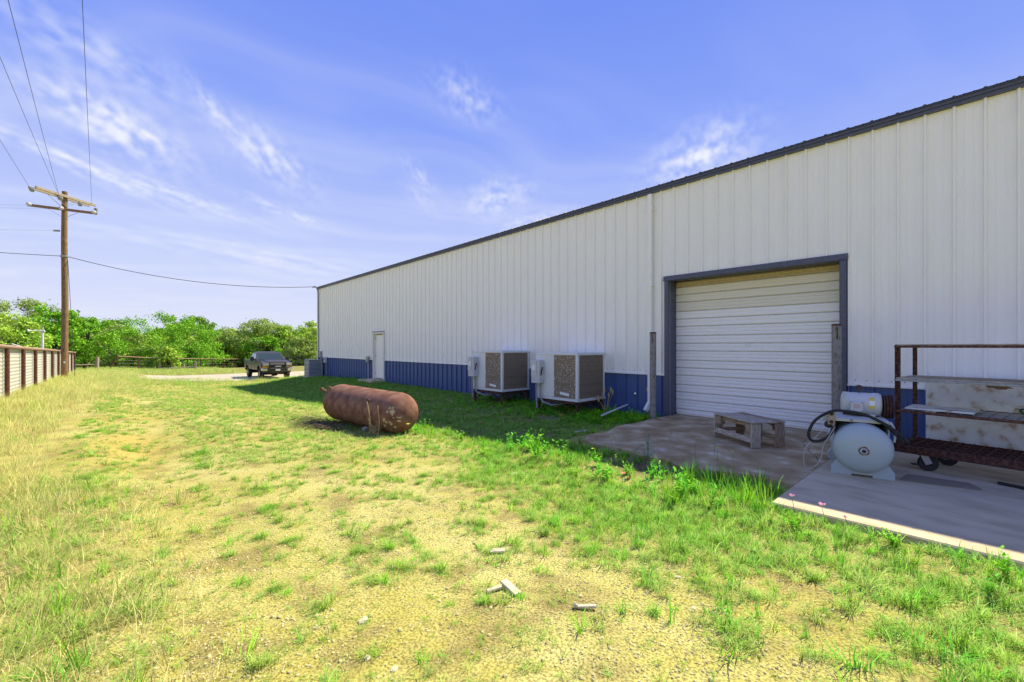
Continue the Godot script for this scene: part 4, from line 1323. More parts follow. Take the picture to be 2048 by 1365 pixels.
# ---------------------------------------------------------------- compressor
func build_compressor() -> void:
	var t := thing("air_compressor", "pale blue grey horizontal air compressor with motor and black hose on slab", "compressor", V(6.66, 0.0, 0.985), 0.2425)
	var cy := 0.352
	var r := 0.292
	var prof := []
	for i in 15:
		var a := PI / 2 * i / 14.0
		prof.append([r * pow(sin(a), 0.92), -0.135 * cos(a) - 0.05])
	prof.append([r, 1.05])
	for i in range(1, 13):
		var a := PI / 2 * i / 12.0
		prof.append([r * cos(a), 1.05 + 0.135 * sin(a)])
	part("tank", MB.new().lathe(prof, Vector3(0, cy, 0), Vector3.RIGHT, 56), M.compressor, t)
	part("weld_seam", MB.new().lathe([[r, -0.02], [r + 0.004, -0.012], [r + 0.004, 0.0], [r, 0.01]], Vector3(0, cy, 0), Vector3.RIGHT, 48), M.compressor, t)
	var bung := part("bung", MB.new().lathe([[0.022, 0.0], [0.022, 0.026], [0.031, 0.026], [0.035, 0.02], [0.037, 0.0]], Vector3(-0.178, cy - 0.01, 0.0), Vector3.LEFT, 24), M.compressor, t)
	part("bore", MB.new().lathe([[0.024, 0.002], [0.0, 0.002]], Vector3(-0.186, cy - 0.01, 0.0), Vector3.LEFT, 20), M.black, bung)
	var dice := RandomNumberGenerator.new()
	dice.seed = 88
	var bloom_rust := MB.new()
	var at_r := func(rad: float, w: float) -> Vector3:
		var a := asin(pow(clampf(rad / r, 0.0, 1.0), 1.0 / 0.92))
		return Vector3(-0.135 * cos(a) - 0.0515, cy - 0.01 + cos(w) * rad, sin(w) * rad)
	var outer := []
	for k in 28:
		outer.append(dice.randf_range(0.047, 0.058))
	for k in 28:
		var w0 := TAU * k / 28.0
		var w1 := TAU * (k + 1) / 28.0
		bloom_rust.quad(at_r.call(0.03, w0), at_r.call(0.03, w1), at_r.call(outer[(k + 1) % 28], w1), at_r.call(outer[k], w0), Vector3.LEFT)
	part("rust_bloom", bloom_rust, M.rust_stain, bung)
	for x in [0.03, 0.86]:
		var poly := PackedVector2Array([Vector2(-0.30, 0.0), Vector2(-0.1, 0.0), Vector2(-0.1, 0.022), Vector2(0.1, 0.022), Vector2(0.1, 0.0), Vector2(0.30, 0.0), Vector2(0.30, 0.085), Vector2(0.235, 0.17)])
		for i in range(1, 14):
			var a := lerpf(-0.72, -PI + 0.72, i / 14.0)
			poly.append(Vector2(cos(a) * (r - 0.012), cy + sin(a) * (r - 0.012)))
		poly.append(Vector2(-0.235, 0.17))
		poly.append(Vector2(-0.30, 0.085))
		part("foot", MB.new().prism(poly, Vector3.BACK, Vector3.UP, Vector3(x - 0.05, 0.001, 0), Vector3(x + 0.05, 0.001, 0)), M.compressor, t)
	# deck that straddles the tank
	part("deck_plate", MB.new().box(Vector3(0.42, 0.68, -0.01), Vector3(0.82, 0.016, 0.52), 0.003), M.motor_grey, t)
	for z in [-0.275, 0.25]:
		part("deck_leg", MB.new().box(Vector3(0.42, 0.56, z), Vector3(0.82, 0.25, 0.014), 0.003), M.motor_grey, t)
	part("deck_lip", MB.new().box(Vector3(0.012, 0.668, -0.01), Vector3(0.012, 0.035, 0.5), 0.003), M.motor_grey, t)
	part("back_web", MB.new().box(Vector3(0.72, 0.6, -0.01), Vector3(0.012, 0.14, 0.5), 0.002), M.motor_grey, t)
	for z in [-0.1, 0.18]:
		part("bolt", MB.new().lathe([[0.012, 0.0], [0.012, 0.03], [0.0, 0.03]], Vector3(-0.02, 0.675, z), Vector3.RIGHT, 6), M.galvanised, t)
	# motor, its shaft across the deck
	var my := 0.838
	var mx := 0.42
	var motor := part("motor", MB.new().lathe([[0.0, 0.0], [0.10, 0.0], [0.13, 0.012], [0.142, 0.03], [0.147, 0.075], [0.147, 0.08], [0.143, 0.082], [0.143, 0.325], [0.147, 0.327], [0.147, 0.372], [0.13, 0.40], [0.07, 0.41], [0.03, 0.415], [0.0, 0.415]], Vector3(mx, my, -0.175), Vector3.BACK, 36), M.motor_grey, t)
	for k in 9:
		var a := PI * 0.55 + k * 0.22
		part("vent_rib", MB.new().box(Vector3(mx + cos(a) * 0.146, my + sin(a) * 0.146, -0.135), Vector3(0.008, 0.008, 0.06), 0.001), M.motor_grey, motor)
	part("motor_foot", MB.new().box(Vector3(mx, 0.706, 0.02), Vector3(0.26, 0.03, 0.28), 0.006), M.motor_grey, motor)
	part("shaft", MB.new().tube([Vector3(mx, my, 0.23), Vector3(mx, my, 0.33)], 0.022, -1.0, 12), M.rust, motor)
	part("pulley", MB.new().lathe([[0.03, -0.045], [0.12, -0.04], [0.152, -0.045], [0.152, -0.034], [0.132, -0.024], [0.152, -0.012], [0.152, -0.004], [0.132, 0.005], [0.152, 0.016], [0.152, 0.024], [0.132, 0.034], [0.152, 0.044], [0.152, 0.05], [0.12, 0.045], [0.03, 0.04]], Vector3(mx, my - 0.02, 0.285), Vector3.BACK, 40), M.rust_dark, motor)
	var box := part("junction_box", MB.new().box(Vector3(mx - 0.175, my - 0.02, -0.03), Vector3(0.07, 0.125, 0.125), 0.008), M.motor_grey, motor)
	part("cover_print", MB.new().box(Vector3(mx - 0.2115, my - 0.012, -0.03), Vector3(0.002, 0.055, 0.06)), mat("faint_print", L(0.55, 0.38, 0.36), 0.6), box)
	for q in [Vector2(-1, -1), Vector2(-1, 1), Vector2(1, -1), Vector2(1, 1)]:
		part("screw", MB.new().lathe([[0.006, 0.0], [0.006, 0.004], [0.0, 0.005]], Vector3(mx - 0.21, my - 0.02 + q.y * 0.052, -0.03 + q.x * 0.052), Vector3.LEFT, 6), M.screw, box)
	# the rating plate is wrapped on the barrel
	for q in [[0.055, 0.095, "yellow_label"], [-0.005, 0.055, "white_label"], [-0.045, -0.005, "yellow_label"]]:
		var rows := []
		for e in 2:
			var row := []
			for k in 7:
				var yy := lerpf(q[0], q[1], k / 6.0)
				row.append(Vector3(mx - sqrt(0.1452 * 0.1452 - yy * yy), my + yy, 0.10 + e * 0.095))
			rows.append(row)
		part("rating_plate", MB.new().sheet(rows, Vector3.LEFT), M[q[2]], motor)
	var eye := part("lifting_eye", MB.new().tube([Vector3(mx, my + 0.14, 0.01), Vector3(mx, my + 0.175, 0.01)], 0.012, -1.0, 8), M.rust, motor)
	var ring := []
	for k in 17:
		var a := TAU * k / 16.0
		ring.append(Vector3(mx, my + 0.205 + sin(a) * 0.03, 0.01 + cos(a) * 0.03))
	part("ring", MB.new().tube(ring, 0.008, -1.0, 8, false), M.rust, eye)
	# pressure switch and manifold on the left
	var man := part("manifold", MB.new().box(Vector3(-0.02, 0.69, -0.30), Vector3(0.06, 0.17, 0.075), 0.008), mat("rusty_beige", L(0.42, 0.33, 0.24), 0.8, 0.0, T.streak, Vector3(5, 5, 5)), t)
	for y in [0.74, 0.64]:
		part("port", MB.new().lathe([[0.022, 0.0], [0.022, 0.006], [0.012, 0.008], [0.0, 0.004]], Vector3(-0.05, y, -0.30), Vector3.LEFT, 14), M.rust_dark, man)
	for k in 5:
		part("fin", MB.new().box(Vector3(0.02, 0.74 - k * 0.022, -0.36), Vector3(0.05, 0.008, 0.05)), M.galvanised, man)
	part("valve", MB.new().lathe([[0.03, 0.0], [0.04, 0.02], [0.04, 0.06], [0.02, 0.08], [0.0, 0.08]], Vector3(0.0, 0.56, -0.33), Vector3.UP, 10), M.black, man)
	var path := func(pts: Array, x0: float, x1: float) -> Array:
		var c := Curve3D.new()
		for i in pts.size():
			var p := Vector3(lerpf(x0, x1, i / float(pts.size() - 1)), pts[i][1] - 0.015, pts[i][0] + 0.075)
			var a: Array = pts[maxi(i - 1, 0)]
			var b: Array = pts[mini(i + 1, pts.size() - 1)]
			var tg := Vector3(0, b[1] - a[1], b[0] - a[0]) * 0.17
			c.add_point(p, -tg, tg)
		return Array(c.tessellate_even_length(5, 0.02))
	part("hose", MB.new().tube(path.call([[0.34, 0.48], [0.25, 0.585], [0.14, 0.67], [0.02, 0.74], [-0.08, 0.78], [-0.235, 0.80], [-0.375, 0.785], [-0.53, 0.67], [-0.60, 0.53], [-0.60, 0.43], [-0.54, 0.39], [-0.435, 0.44], [-0.375, 0.52], [-0.36, 0.60]], -0.06, -0.04), 0.0175, -1.0, 10), M.rubber, t)
	part("hose", MB.new().tube(path.call([[0.30, 0.46], [0.22, 0.57], [0.1, 0.69], [-0.02, 0.75], [-0.12, 0.76], [-0.26, 0.77]], 0.0, -0.02), 0.014, -1.0, 10), M.rubber, t)
	part("cord", MB.new().tube(path.call([[-0.34, 0.60], [-0.41, 0.455], [-0.46, 0.345], [-0.48, 0.2], [-0.53, 0.1], [-0.64, 0.015]], -0.06, -0.08), 0.0055, -1.0, 7), M.cord_grey, t)
	part("cord", MB.new().tube(path.call([[-0.40, 0.62], [-0.58, 0.385], [-0.65, 0.27], [-0.66, 0.12], [-0.63, 0.0]], -0.02, -0.1), 0.0055, -1.0, 7), M.cord_grey, t)
	part("tube", MB.new().tube(path.call([[0.19, 0.69], [0.225, 0.62], [0.24, 0.55], [0.235, 0.45]], 0.03, 0.1), 0.012, -1.0, 8), M.pvc, t)
	single("black_mat", MB.new().prism(PackedVector2Array([Vector2(6.80, -0.66), Vector2(7.15, -0.62), Vector2(7.2, -0.1), Vector2(6.98, 0.0), Vector2(6.86, -0.3)]), Vector3.RIGHT, Vector3.BACK, Vector3(0, 0.004, 0), Vector3(0, 0.012, 0)), M.mat_grey, "thin grey scrap of matting lying on the slab beside the compressor", "mat")
	single("black_bar", MB.new().bar(V(7.42, 0.02, -0.12), V(7.22, 0.02, -0.62), 0.03, 0.03, 0.004), M.rubber, "short dark bar lying on the slab at the right edge", "bar")

# ---------------------------------------------------------------- rusty rack and the cabinet behind
func build_cart() -> void:
	var t := thing("rolling_rack", "rusty steel rolling rack with grey shelves and wire decks on slab", "rack", V(7.55, 0, 0.77), -0.1486)
	var W := 0.76
	var G := 1.95
	for x in [0.0, W]:
		for z in [0.0, G]:
			var mb := MB.new()
			mb.box(Vector3(x, 0.905, z), Vector3(0.045, 1.39, 0.006), 0.001)
			mb.box(Vector3(x + (0.02 if x == 0.0 else -0.02), 0.905, z + (0.024 if z == 0.0 else -0.024)), Vector3(0.006, 1.386, 0.045), 0.001)
			var p := part("post", mb, M.rust_dark, t)
			for y in [0.9, 1.2, 1.52]:
				part("bolt", MB.new().lathe([[0.009, 0.0], [0.008, 0.006], [0.0, 0.007]], Vector3(x - 0.0, y, z + 0.003), Vector3.BACK, 6), M.galvanised, p)
	# bottom deck: heavy channel frame and wire grid
	var deck := part("deck_frame", MB.new().box(Vector3(0.0, 0.25, G / 2), Vector3(0.05, 0.10, G + 0.04), 0.006), M.rust_dark, t)
	part("frame_bar", MB.new().box(Vector3(W, 0.255, G / 2), Vector3(0.05, 0.09, G + 0.04), 0.006), M.rust_dark, deck)
	for z in [0.0, G]:
		part("frame_bar", MB.new().box(Vector3(W / 2, 0.252, z), Vector3(W - 0.055, 0.094, 0.045), 0.006), M.rust_dark, deck)
	for i in 18:
		part("grid_bar", MB.new().tube([Vector3(0.0, 0.308, 0.06 + i * 0.108), Vector3(W, 0.308, 0.06 + i * 0.108)], 0.005, -1.0, 6), M.rust, deck)
	for i in 3:
		part("grid_bar", MB.new().box(Vector3(W * (0.25 + i * 0.25), 0.285, G / 2), Vector3(0.03, 0.03, G - 0.05)), M.rust_dark, deck)
	# middle wire shelf with a scrap of white board
	var mid := part("wire_shelf", MB.new().box(Vector3(-0.005, 0.735, G / 2), Vector3(0.03, 0.035, G + 0.02), 0.004), M.rust, t)
	part("frame_bar", MB.new().box(Vector3(W, 0.737, G / 2), Vector3(0.03, 0.035, G + 0.02), 0.004), M.rust, mid)
	for i in 18:
		part("grid_bar", MB.new().tube([Vector3(0.0, 0.757, 0.06 + i * 0.108), Vector3(W, 0.757, 0.06 + i * 0.108)], 0.005, -1.0, 6), M.galvanised, mid)
	part("shelf_liner", MB.new().box(Vector3(W / 2, 0.745, 1.15), Vector3(W - 0.06, 0.006, 1.55)), M.galvanised, mid)
	var scrap := single("white_board", MB.new().box(Vector3(0, 0.012, 0), Vector3(0.5, 0.022, 0.62), 0.003), M.freezer, "scrap of rusty white sheet lying on the rack's wire shelf", "board")
	scrap.transform = t.transform * Transform3D(Basis(Vector3.UP, 0.06), Vector3(0.3, 0.763, 0.38))
	for k in 2:
		var y: float = [1.14, 1.575][k]
		var sh := part("shelf_frame", MB.new().box(Vector3(-0.005, y, G / 2), Vector3(0.03, 0.03, G + 0.02), 0.004), M.rust if k == 1 else M.grey_paint, t)
		part("frame_bar", MB.new().box(Vector3(W, y + 0.001, G / 2), Vector3(0.03, 0.03, G + 0.02), 0.004), M.rust, sh)
		for z in [0.0, G]:
			part("frame_bar", MB.new().box(Vector3(W / 2, y - 0.001, z), Vector3(W - 0.035, 0.028, 0.03), 0.003), M.rust, sh)
		for i in 5:
			var b := part("shelf_board", MB.new().box(Vector3.ZERO, Vector3(G, 0.016, 0.138), 0.003), M.wood_x, sh, Vector3(0.076 + i * 0.1515, y + 0.024 + 0.001 * (i % 2), G / 2 + 0.005 * (i % 3)))
			b.rotation.y = PI / 2
	# castors
	for q in [[0.07, 0.25, 0.5], [0.63, 0.32, 0.2], [0.07, 1.7, 0.3], [0.63, 1.68, -0.4]]:
		var c := part("castor", MB.new().box(Vector3(q[0], 0.212, q[1]), Vector3(0.12, 0.012, 0.1), 0.002), M.grey_paint, t)
		var turn := Basis(Vector3.UP, q[2])
		var at := Vector3(q[0], 0.1, q[1] + 0.05)
		part("wheel", MB.new().lathe([[0.03, -0.02], [0.075, -0.022], [0.095, -0.024], [0.102, -0.012], [0.102, 0.012], [0.095, 0.024], [0.075, 0.022], [0.03, 0.02]], at, turn * Vector3.RIGHT, 28), M.rubber, c)
		for s in [-1.0, 1.0]:
			part("fork", MB.new().bar(at + turn * Vector3(0.034 * s, -0.01, 0), at + turn * Vector3(0.034 * s, 0.105, -0.05), 0.07, 0.006, 0.001, turn * Vector3.RIGHT), M.galvanised, c)
		part("brake_pedal", MB.new().box(at + turn * Vector3(0, -0.03, -0.13), Vector3(0.09, 0.012, 0.06), 0.003, turn), M.black, c)
	# white cabinet standing against the wall
	var z0 := -0.56
	var z1 := 1.4
	var f := thing("chest_cabinet", "long rusty white steel cabinet with yellow and teal emblem behind the rack", "cabinet", V(8.75, 0, 0))
	part("body", MB.new().box(Vector3(0.26, 0.555, (z0 + z1) / 2), Vector3(0.52, 1.05, z1 - z0), 0.012), M.freezer, f)
	part("lid_edge", MB.new().box(Vector3(0.255, 1.095, (z0 + z1) / 2), Vector3(0.54, 0.03, z1 - z0 + 0.02), 0.008), M.freezer, f)
	var rng := RandomNumberGenerator.new()
	rng.seed = 626
	for q in [[0.0, 0.3, 1.03, 0.035], [0.35, 0.62, 1.045, 0.05], [0.66, 0.86, 1.04, 0.045], [0.9, 1.35, 1.045, 0.04]]:
		var poly := PackedVector2Array()
		var cx: float = (q[0] + q[1]) * 0.5
		var hx: float = (q[1] - q[0]) * 0.5
		for k in 18:
			var w := TAU * k / 18.0
			var rr := rng.randf_range(0.55, 1.0)
			poly.append(Vector2(cx + cos(w) * hx * rr, q[2] + sin(w) * q[3] * rr))
		part("rust_stain", MB.new().prism(poly, Vector3.BACK, Vector3.UP, Vector3(-0.0012, 0, 0), Vector3(0.004, 0, 0)), M.rust_stain, f)
	part("maker_plate", MB.new().box(Vector3(-0.003, 0.955, z0 + 0.27), Vector3(0.006, 0.06, 0.042), 0.001), M.white_label, f)
	var em := part("emblem", MB.new().prism(PackedVector2Array([Vector2(0.29, 0.757), Vector2(1.25, 0.757), Vector2(1.185, 0.58), Vector2(0.355, 0.58)]), Vector3.BACK, Vector3.UP, Vector3(-0.004, 0, 0), Vector3(0.002, 0, 0)), M.cream_sign, f)
	part("emblem_base", MB.new().prism(PackedVector2Array([Vector2(0.36, 0.576), Vector2(1.18, 0.576), Vector2(1.09, 0.33), Vector2(0.45, 0.33)]), Vector3.BACK, Vector3.UP, Vector3(-0.004, 0, 0), Vector3(0.002, 0, 0)), M.teal, em)
	part("emblem_line", MB.new().box(Vector3(-0.006, 0.752, 0.77), Vector3(0.003, 0.009, 0.95)), M.rust_dark, em)
	var tm := TextMesh.new()
	tm.text = "S"
	var font := SystemFont.new()
	font.font_names = PackedStringArray(["Droid Sans"])
	font.font_weight = 700
	tm.font = font
	tm.font_size = 64
	tm.pixel_size = 0.0026
	tm.depth = 0.004
	var s := part("letter", tm, M.dark_green, em, Vector3(-0.007, 0.70, 0.365))
	s.rotation.y = -PI / 2

# ---------------------------------------------------------------- pickup
func build_truck() -> void:
	var t := thing("pickup_truck", "dark grey pickup truck with black grille guard parked facing the camera", "pickup truck", V(8.33, -0.80, 36.67))
	# local: +z is forward, +x the truck's left
	var arch := func(cz: float, out: PackedVector2Array) -> void:
		for i in 9:
			var a := PI - PI * i / 8.0
			out.append(Vector2(cz + cos(a) * 0.5, 0.52 + sin(a) * 0.47))
	var side := PackedVector2Array()
	side.append(Vector2(-2.85, 0.62))
	arch.call(-1.85, side)
	arch.call(1.85, side)
	side.append_array(PackedVector2Array([Vector2(2.62, 0.62), Vector2(2.72, 0.80), Vector2(2.72, 1.16), Vector2(2.62, 1.24), Vector2(1.9, 1.30), Vector2(1.2, 1.36), Vector2(0.95, 1.36), Vector2(-0.95, 1.36), Vector2(-0.95, 0.86), Vector2(-2.85, 0.86)]))
	var body := MB.new()
	body.prism(side, Vector3.BACK, Vector3.UP, Vector3(-0.97, 0, 0), Vector3(0.97, 0, 0))
	var b := part("body", body, M.truck_paint, t)
	# flared skins on each side soften the slab
	for s in [-1.0, 1.0]:
		var skin := MB.new()
		var cols := []
		for k in 7:
			var y := lerpf(0.66, 1.33, k / 6.0)
			var x: float = 0.965 + 0.045 * sin(PI * k / 6.0)
			cols.append(Vector2(x, y))
		for seg in [[-2.85, -2.37], [-1.33, 1.33], [2.37, 2.66]]:
			var rows := []
			for q in cols:
				rows.append([Vector3(s * q.x, q.y, seg[0]), Vector3(s * q.x, q.y, seg[1])])
			skin.sheet(rows, Vector3(s, 0, 0))
		for cz in [-1.85, 1.85]:
			var rows2 := []
			for k in 3:
				var r := []
				for i in 13:
					var z: float = cz - 0.52 + 1.04 * i / 12.0
					var ya := 0.52 + sqrt(maxf(0.0, 0.25 - pow(z - cz, 2.0))) * 0.95
					var yy := lerpf(maxf(ya, 0.66), 1.33, k / 2.0)
					r.append(Vector3(s * (0.965 + 0.045 * sin(PI * clampf((yy - 0.66) / 0.67, 0, 1))), yy, z))
				rows2.append(r)
			skin.sheet(rows2, Vector3(s, 0, 0))
		part("side_panel", skin, M.truck_paint, b)
		part("bed_side", MB.new().box(Vector3(s * 0.92, 1.11, -1.92), Vector3(0.1, 0.5, 1.86), 0.03), M.truck_paint, b)
		part("door_line", MB.new().box(Vector3(s * 1.0, 1.02, 0.72), Vector3(0.02, 0.6, 0.012)), M.black, b)
		part("door_line", MB.new().box(Vector3(s * 1.0, 1.02, -0.42), Vector3(0.02, 0.6, 0.012)), M.black, b)
		part("door_handle", MB.new().box(Vector3(s * 1.015, 1.17, -0.28), Vector3(0.03, 0.05, 0.16), 0.008), M.black, b)
		var mir := part("mirror", MB.new().box(Vector3(s * 1.18, 1.48, 0.72), Vector3(0.24, 0.3, 0.12), 0.03), M.black, t)
		part("mirror_arm", MB.new().bar(Vector3(s * 0.9, 1.42, 0.78), Vector3(s * 1.1, 1.45, 0.74), 0.05, 0.04), M.black, mir)
		# lamps
		var hl := part("headlight", MB.new().box(Vector3(s * 0.74, 1.06, 2.69), Vector3(0.40, 0.18, 0.1), 0.02), M.headlight, t)
		part("indicator", MB.new().box(Vector3(s * 0.77, 0.915, 2.69), Vector3(0.44, 0.075, 0.1), 0.015), M.amber, hl)
		part("marker", MB.new().box(Vector3(s * 0.955, 1.04, 2.655), Vector3(0.05, 0.2, 0.12), 0.01), M.amber, hl)
	part("tailgate", MB.new().box(Vector3(0, 1.11, -2.81), Vector3(1.74, 0.5, 0.07), 0.02), M.truck_paint, b)
	part("bed_front", MB.new().box(Vector3(0, 1.1, -1.0), Vector3(1.74, 0.48, 0.05)), M.truck_paint, b)
	# greenhouse: rings at belt, mid, gutter and roof
	var rings := [[1.35, 0.955, -0.95, 1.15], [1.45, 0.94, -0.94, 1.0], [1.86, 0.80, -0.86, 0.36], [1.945, 0.72, -0.78, 0.2], [1.975, 0.5, -0.55, 0.0]]
	var cab := MB.new()
	var loops := []
	for r in rings:
		loops.append([Vector3(-r[1], r[0], r[2]), Vector3(r[1], r[0], r[2]), Vector3(r[1], r[0], r[3]), Vector3(-r[1], r[0], r[3])])
	var outs := [Vector3(0, 0, -1), Vector3(1, 0, 0), Vector3(0, 0, 1), Vector3(-1, 0, 0)]
	for i in 4:
		for k in 4:
			cab.quad(loops[i][k], loops[i][(k + 1) % 4], loops[i + 1][(k + 1) % 4], loops[i + 1][k], outs[k] + Vector3(0, 0.3, 0))
	cab.quad(loops[4][0], loops[4][1], loops[4][2], loops[4][3], Vector3.UP)
	part("cab", cab, M.truck_paint, t)
	var on := func(ring_lo: int, k: int, u0: float, u1: float, v0: float, v1: float, out: Vector3) -> MB:
		var A: Vector3 = loops[ring_lo][k]
		var B: Vector3 = loops[ring_lo][(k + 1) % 4]
		var C: Vector3 = loops[ring_lo + 1][(k + 1) % 4]
		var D: Vector3 = loops[ring_lo + 1][k]
		var f := func(u: float, v: float) -> Vector3: return A.lerp(B, u).lerp(D.lerp(C, u), v) + out * 0.008
		var mb := MB.new()
		mb.quad(f.call(u0, v0), f.call(u1, v0), f.call(u1, v1), f.call(u0, v1), out)
		return mb
	part("windshield", on.call(1, 2, 0.06, 0.94, -0.1, 0.96, Vector3(0, 0.5, 0.85)), M.glass_dark, t)
	part("rear_window", on.call(1, 0, 0.12, 0.88, 0.1, 0.9, Vector3(0, 0, -1)), M.glass_dark, t)
	for k in [1, 3]:
		var out: Vector3 = outs[k]
		# edge 1 runs from rear to front, edge 3 from front to rear
		var q := [[0.06, 0.32], [0.37, 0.84]]
		for w in q:
			var u0: float = w[0] if k == 1 else 1.0 - w[1]
			var u1: float = w[1] if k == 1 else 1.0 - w[0]
			part("side_window", on.call(1, k, u0, u1, 0.06, 0.92, out), M.glass_side, t)
	part("hood_bulge", MB.new().box(Vector3(0, 1.325, 1.85), Vector3(1.2, 0.05, 1.35), 0.02, Basis(Vector3.RIGHT, 0.075)), M.truck_paint, b)
	part("wiper_cowl", MB.new().box(Vector3(0, 1.385, 1.12), Vector3(1.7, 0.03, 0.16), 0.01), M.black, t)
	part("grille", MB.new().box(Vector3(0, 1.02, 2.7), Vector3(1.02, 0.26, 0.09), 0.02), M.black, t)
	part("grille_bar", MB.new().box(Vector3(0, 1.1, 2.745), Vector3(0.9, 0.03, 0.03), 0.006), M.chrome, t)
	part("front_plate", MB.new().box(Vector3(0.03, 0.96, 2.86), Vector3(0.4, 0.05, 0.02), 0.004), M.white_label, t)
	var bump := part("bumper", MB.new().box(Vector3(0, 0.74, 2.76), Vector3(2.02, 0.22, 0.16), 0.04), M.chrome, t)
	part("valance", MB.new().box(Vector3(0, 0.58, 2.66), Vector3(1.8, 0.14, 0.16), 0.03), M.black, bump)
	part("license_plate", MB.new().box(Vector3(0, 0.70, 2.90), Vector3(0.3, 0.13, 0.01)), M.white_label, bump)
	# grille guard
	var g := part("grille_guard", MB.new().box(Vector3(0, 0.72, 2.86), Vector3(1.3, 0.16, 0.05), 0.01), M.black, t)
	for s in [-1.0, 1.0]:
		part("upright", MB.new().box(Vector3(s * 0.52, 0.93, 2.85), Vector3(0.06, 0.66, 0.08), 0.01), M.black, g)
		part("lamp_hoop", MB.new().tube([Vector3(s * 0.52, 1.18, 2.85), Vector3(s * 0.95, 1.16, 2.78), Vector3(s * 1.02, 1.0, 2.7), Vector3(s * 0.95, 0.86, 2.78), Vector3(s * 0.52, 0.84, 2.85)], 0.022, -1.0, 6), M.black, g)
		part("lamp_hoop", MB.new().tube([Vector3(s * 0.52, 1.0, 2.86), Vector3(s * 0.98, 1.0, 2.76)], 0.016, -1.0, 6), M.black, g)
	for y in [1.24, 0.86]:
		part("cross_tube", MB.new().tube([Vector3(-0.52, y, 2.86), Vector3(0.52, y, 2.86)], 0.028, -1.0, 8), M.black, g)
	for k in 9:
		part("grille_rod", MB.new().tube([Vector3(-0.42 + k * 0.105, 0.86, 2.86), Vector3(-0.42 + k * 0.105, 1.24, 2.86)], 0.006, -1.0, 5), M.black, g)
	for z in [-1.85, 1.85]:
		for s in [-1.0, 1.0]:
			var w := part("wheel", MB.new().lathe([[0.2, -0.13], [0.36, -0.13], [0.395, -0.1], [0.4, -0.05], [0.4, 0.05], [0.395, 0.1], [0.36, 0.13], [0.2, 0.13]], Vector3(s * 0.84, 0.4, z), Vector3(s, 0, 0), 26), M.rubber, t)
			part("rim", MB.new().lathe([[0.215, 0.132], [0.2, 0.11], [0.12, 0.09], [0.06, 0.12], [0.0, 0.125]], Vector3(s * 0.84, 0.4, z), Vector3(s, 0, 0), 18), M.rim, w)
	var under := MB.new()
	under.box(Vector3(0, 0.52, 0), Vector3(0.9, 0.16, 5.2))
	for z in [-1.85, 1.85]:
		under.tube([Vector3(-0.75, 0.4, z), Vector3(0.75, 0.4, z)], 0.08)
		under.lathe([[0.0, -0.16], [0.14, -0.1], [0.17, 0.0], [0.14, 0.1], [0.0, 0.16]], Vector3(0.1, 0.4, z), Vector3.BACK, 12)
	part("chassis", under, M.black, t)

# ---------------------------------------------------------------- loose things on the ground
func rough_lump(rng: RandomNumberGenerator, size: Vector3, rounds := 2) -> MB:
	var mb := MB.new()
	var rows := []
	var n := 7 if rounds > 1 else 5
	for i in n + 1:
		var a := -PI / 2 + PI * i / n
		var r := []
		for k in 10:
			var b := TAU * k / 9.0
			var d := Vector3(cos(a) * cos(b), sin(a), cos(a) * sin(b))
			r.append(d)
		rows.append(r)
	for i in n + 1:
		for k in 9:
			var q := 1.0 + rng.randf_range(-0.14, 0.14)
			rows[i][k] = rows[i][k] * size * q
		rows[i][9] = rows[i][0]
	for i in n:
		for k in 9:
			var o: Vector3 = rows[i][k] + rows[i + 1][k + 1]
			mb.quad(rows[i][k], rows[i][k + 1], rows[i + 1][k + 1], rows[i + 1][k], o)
	return mb

func on_ground(x: float, s: float, up := 0.0) -> Vector3:
	return V(x, h(x, s) + up, s)

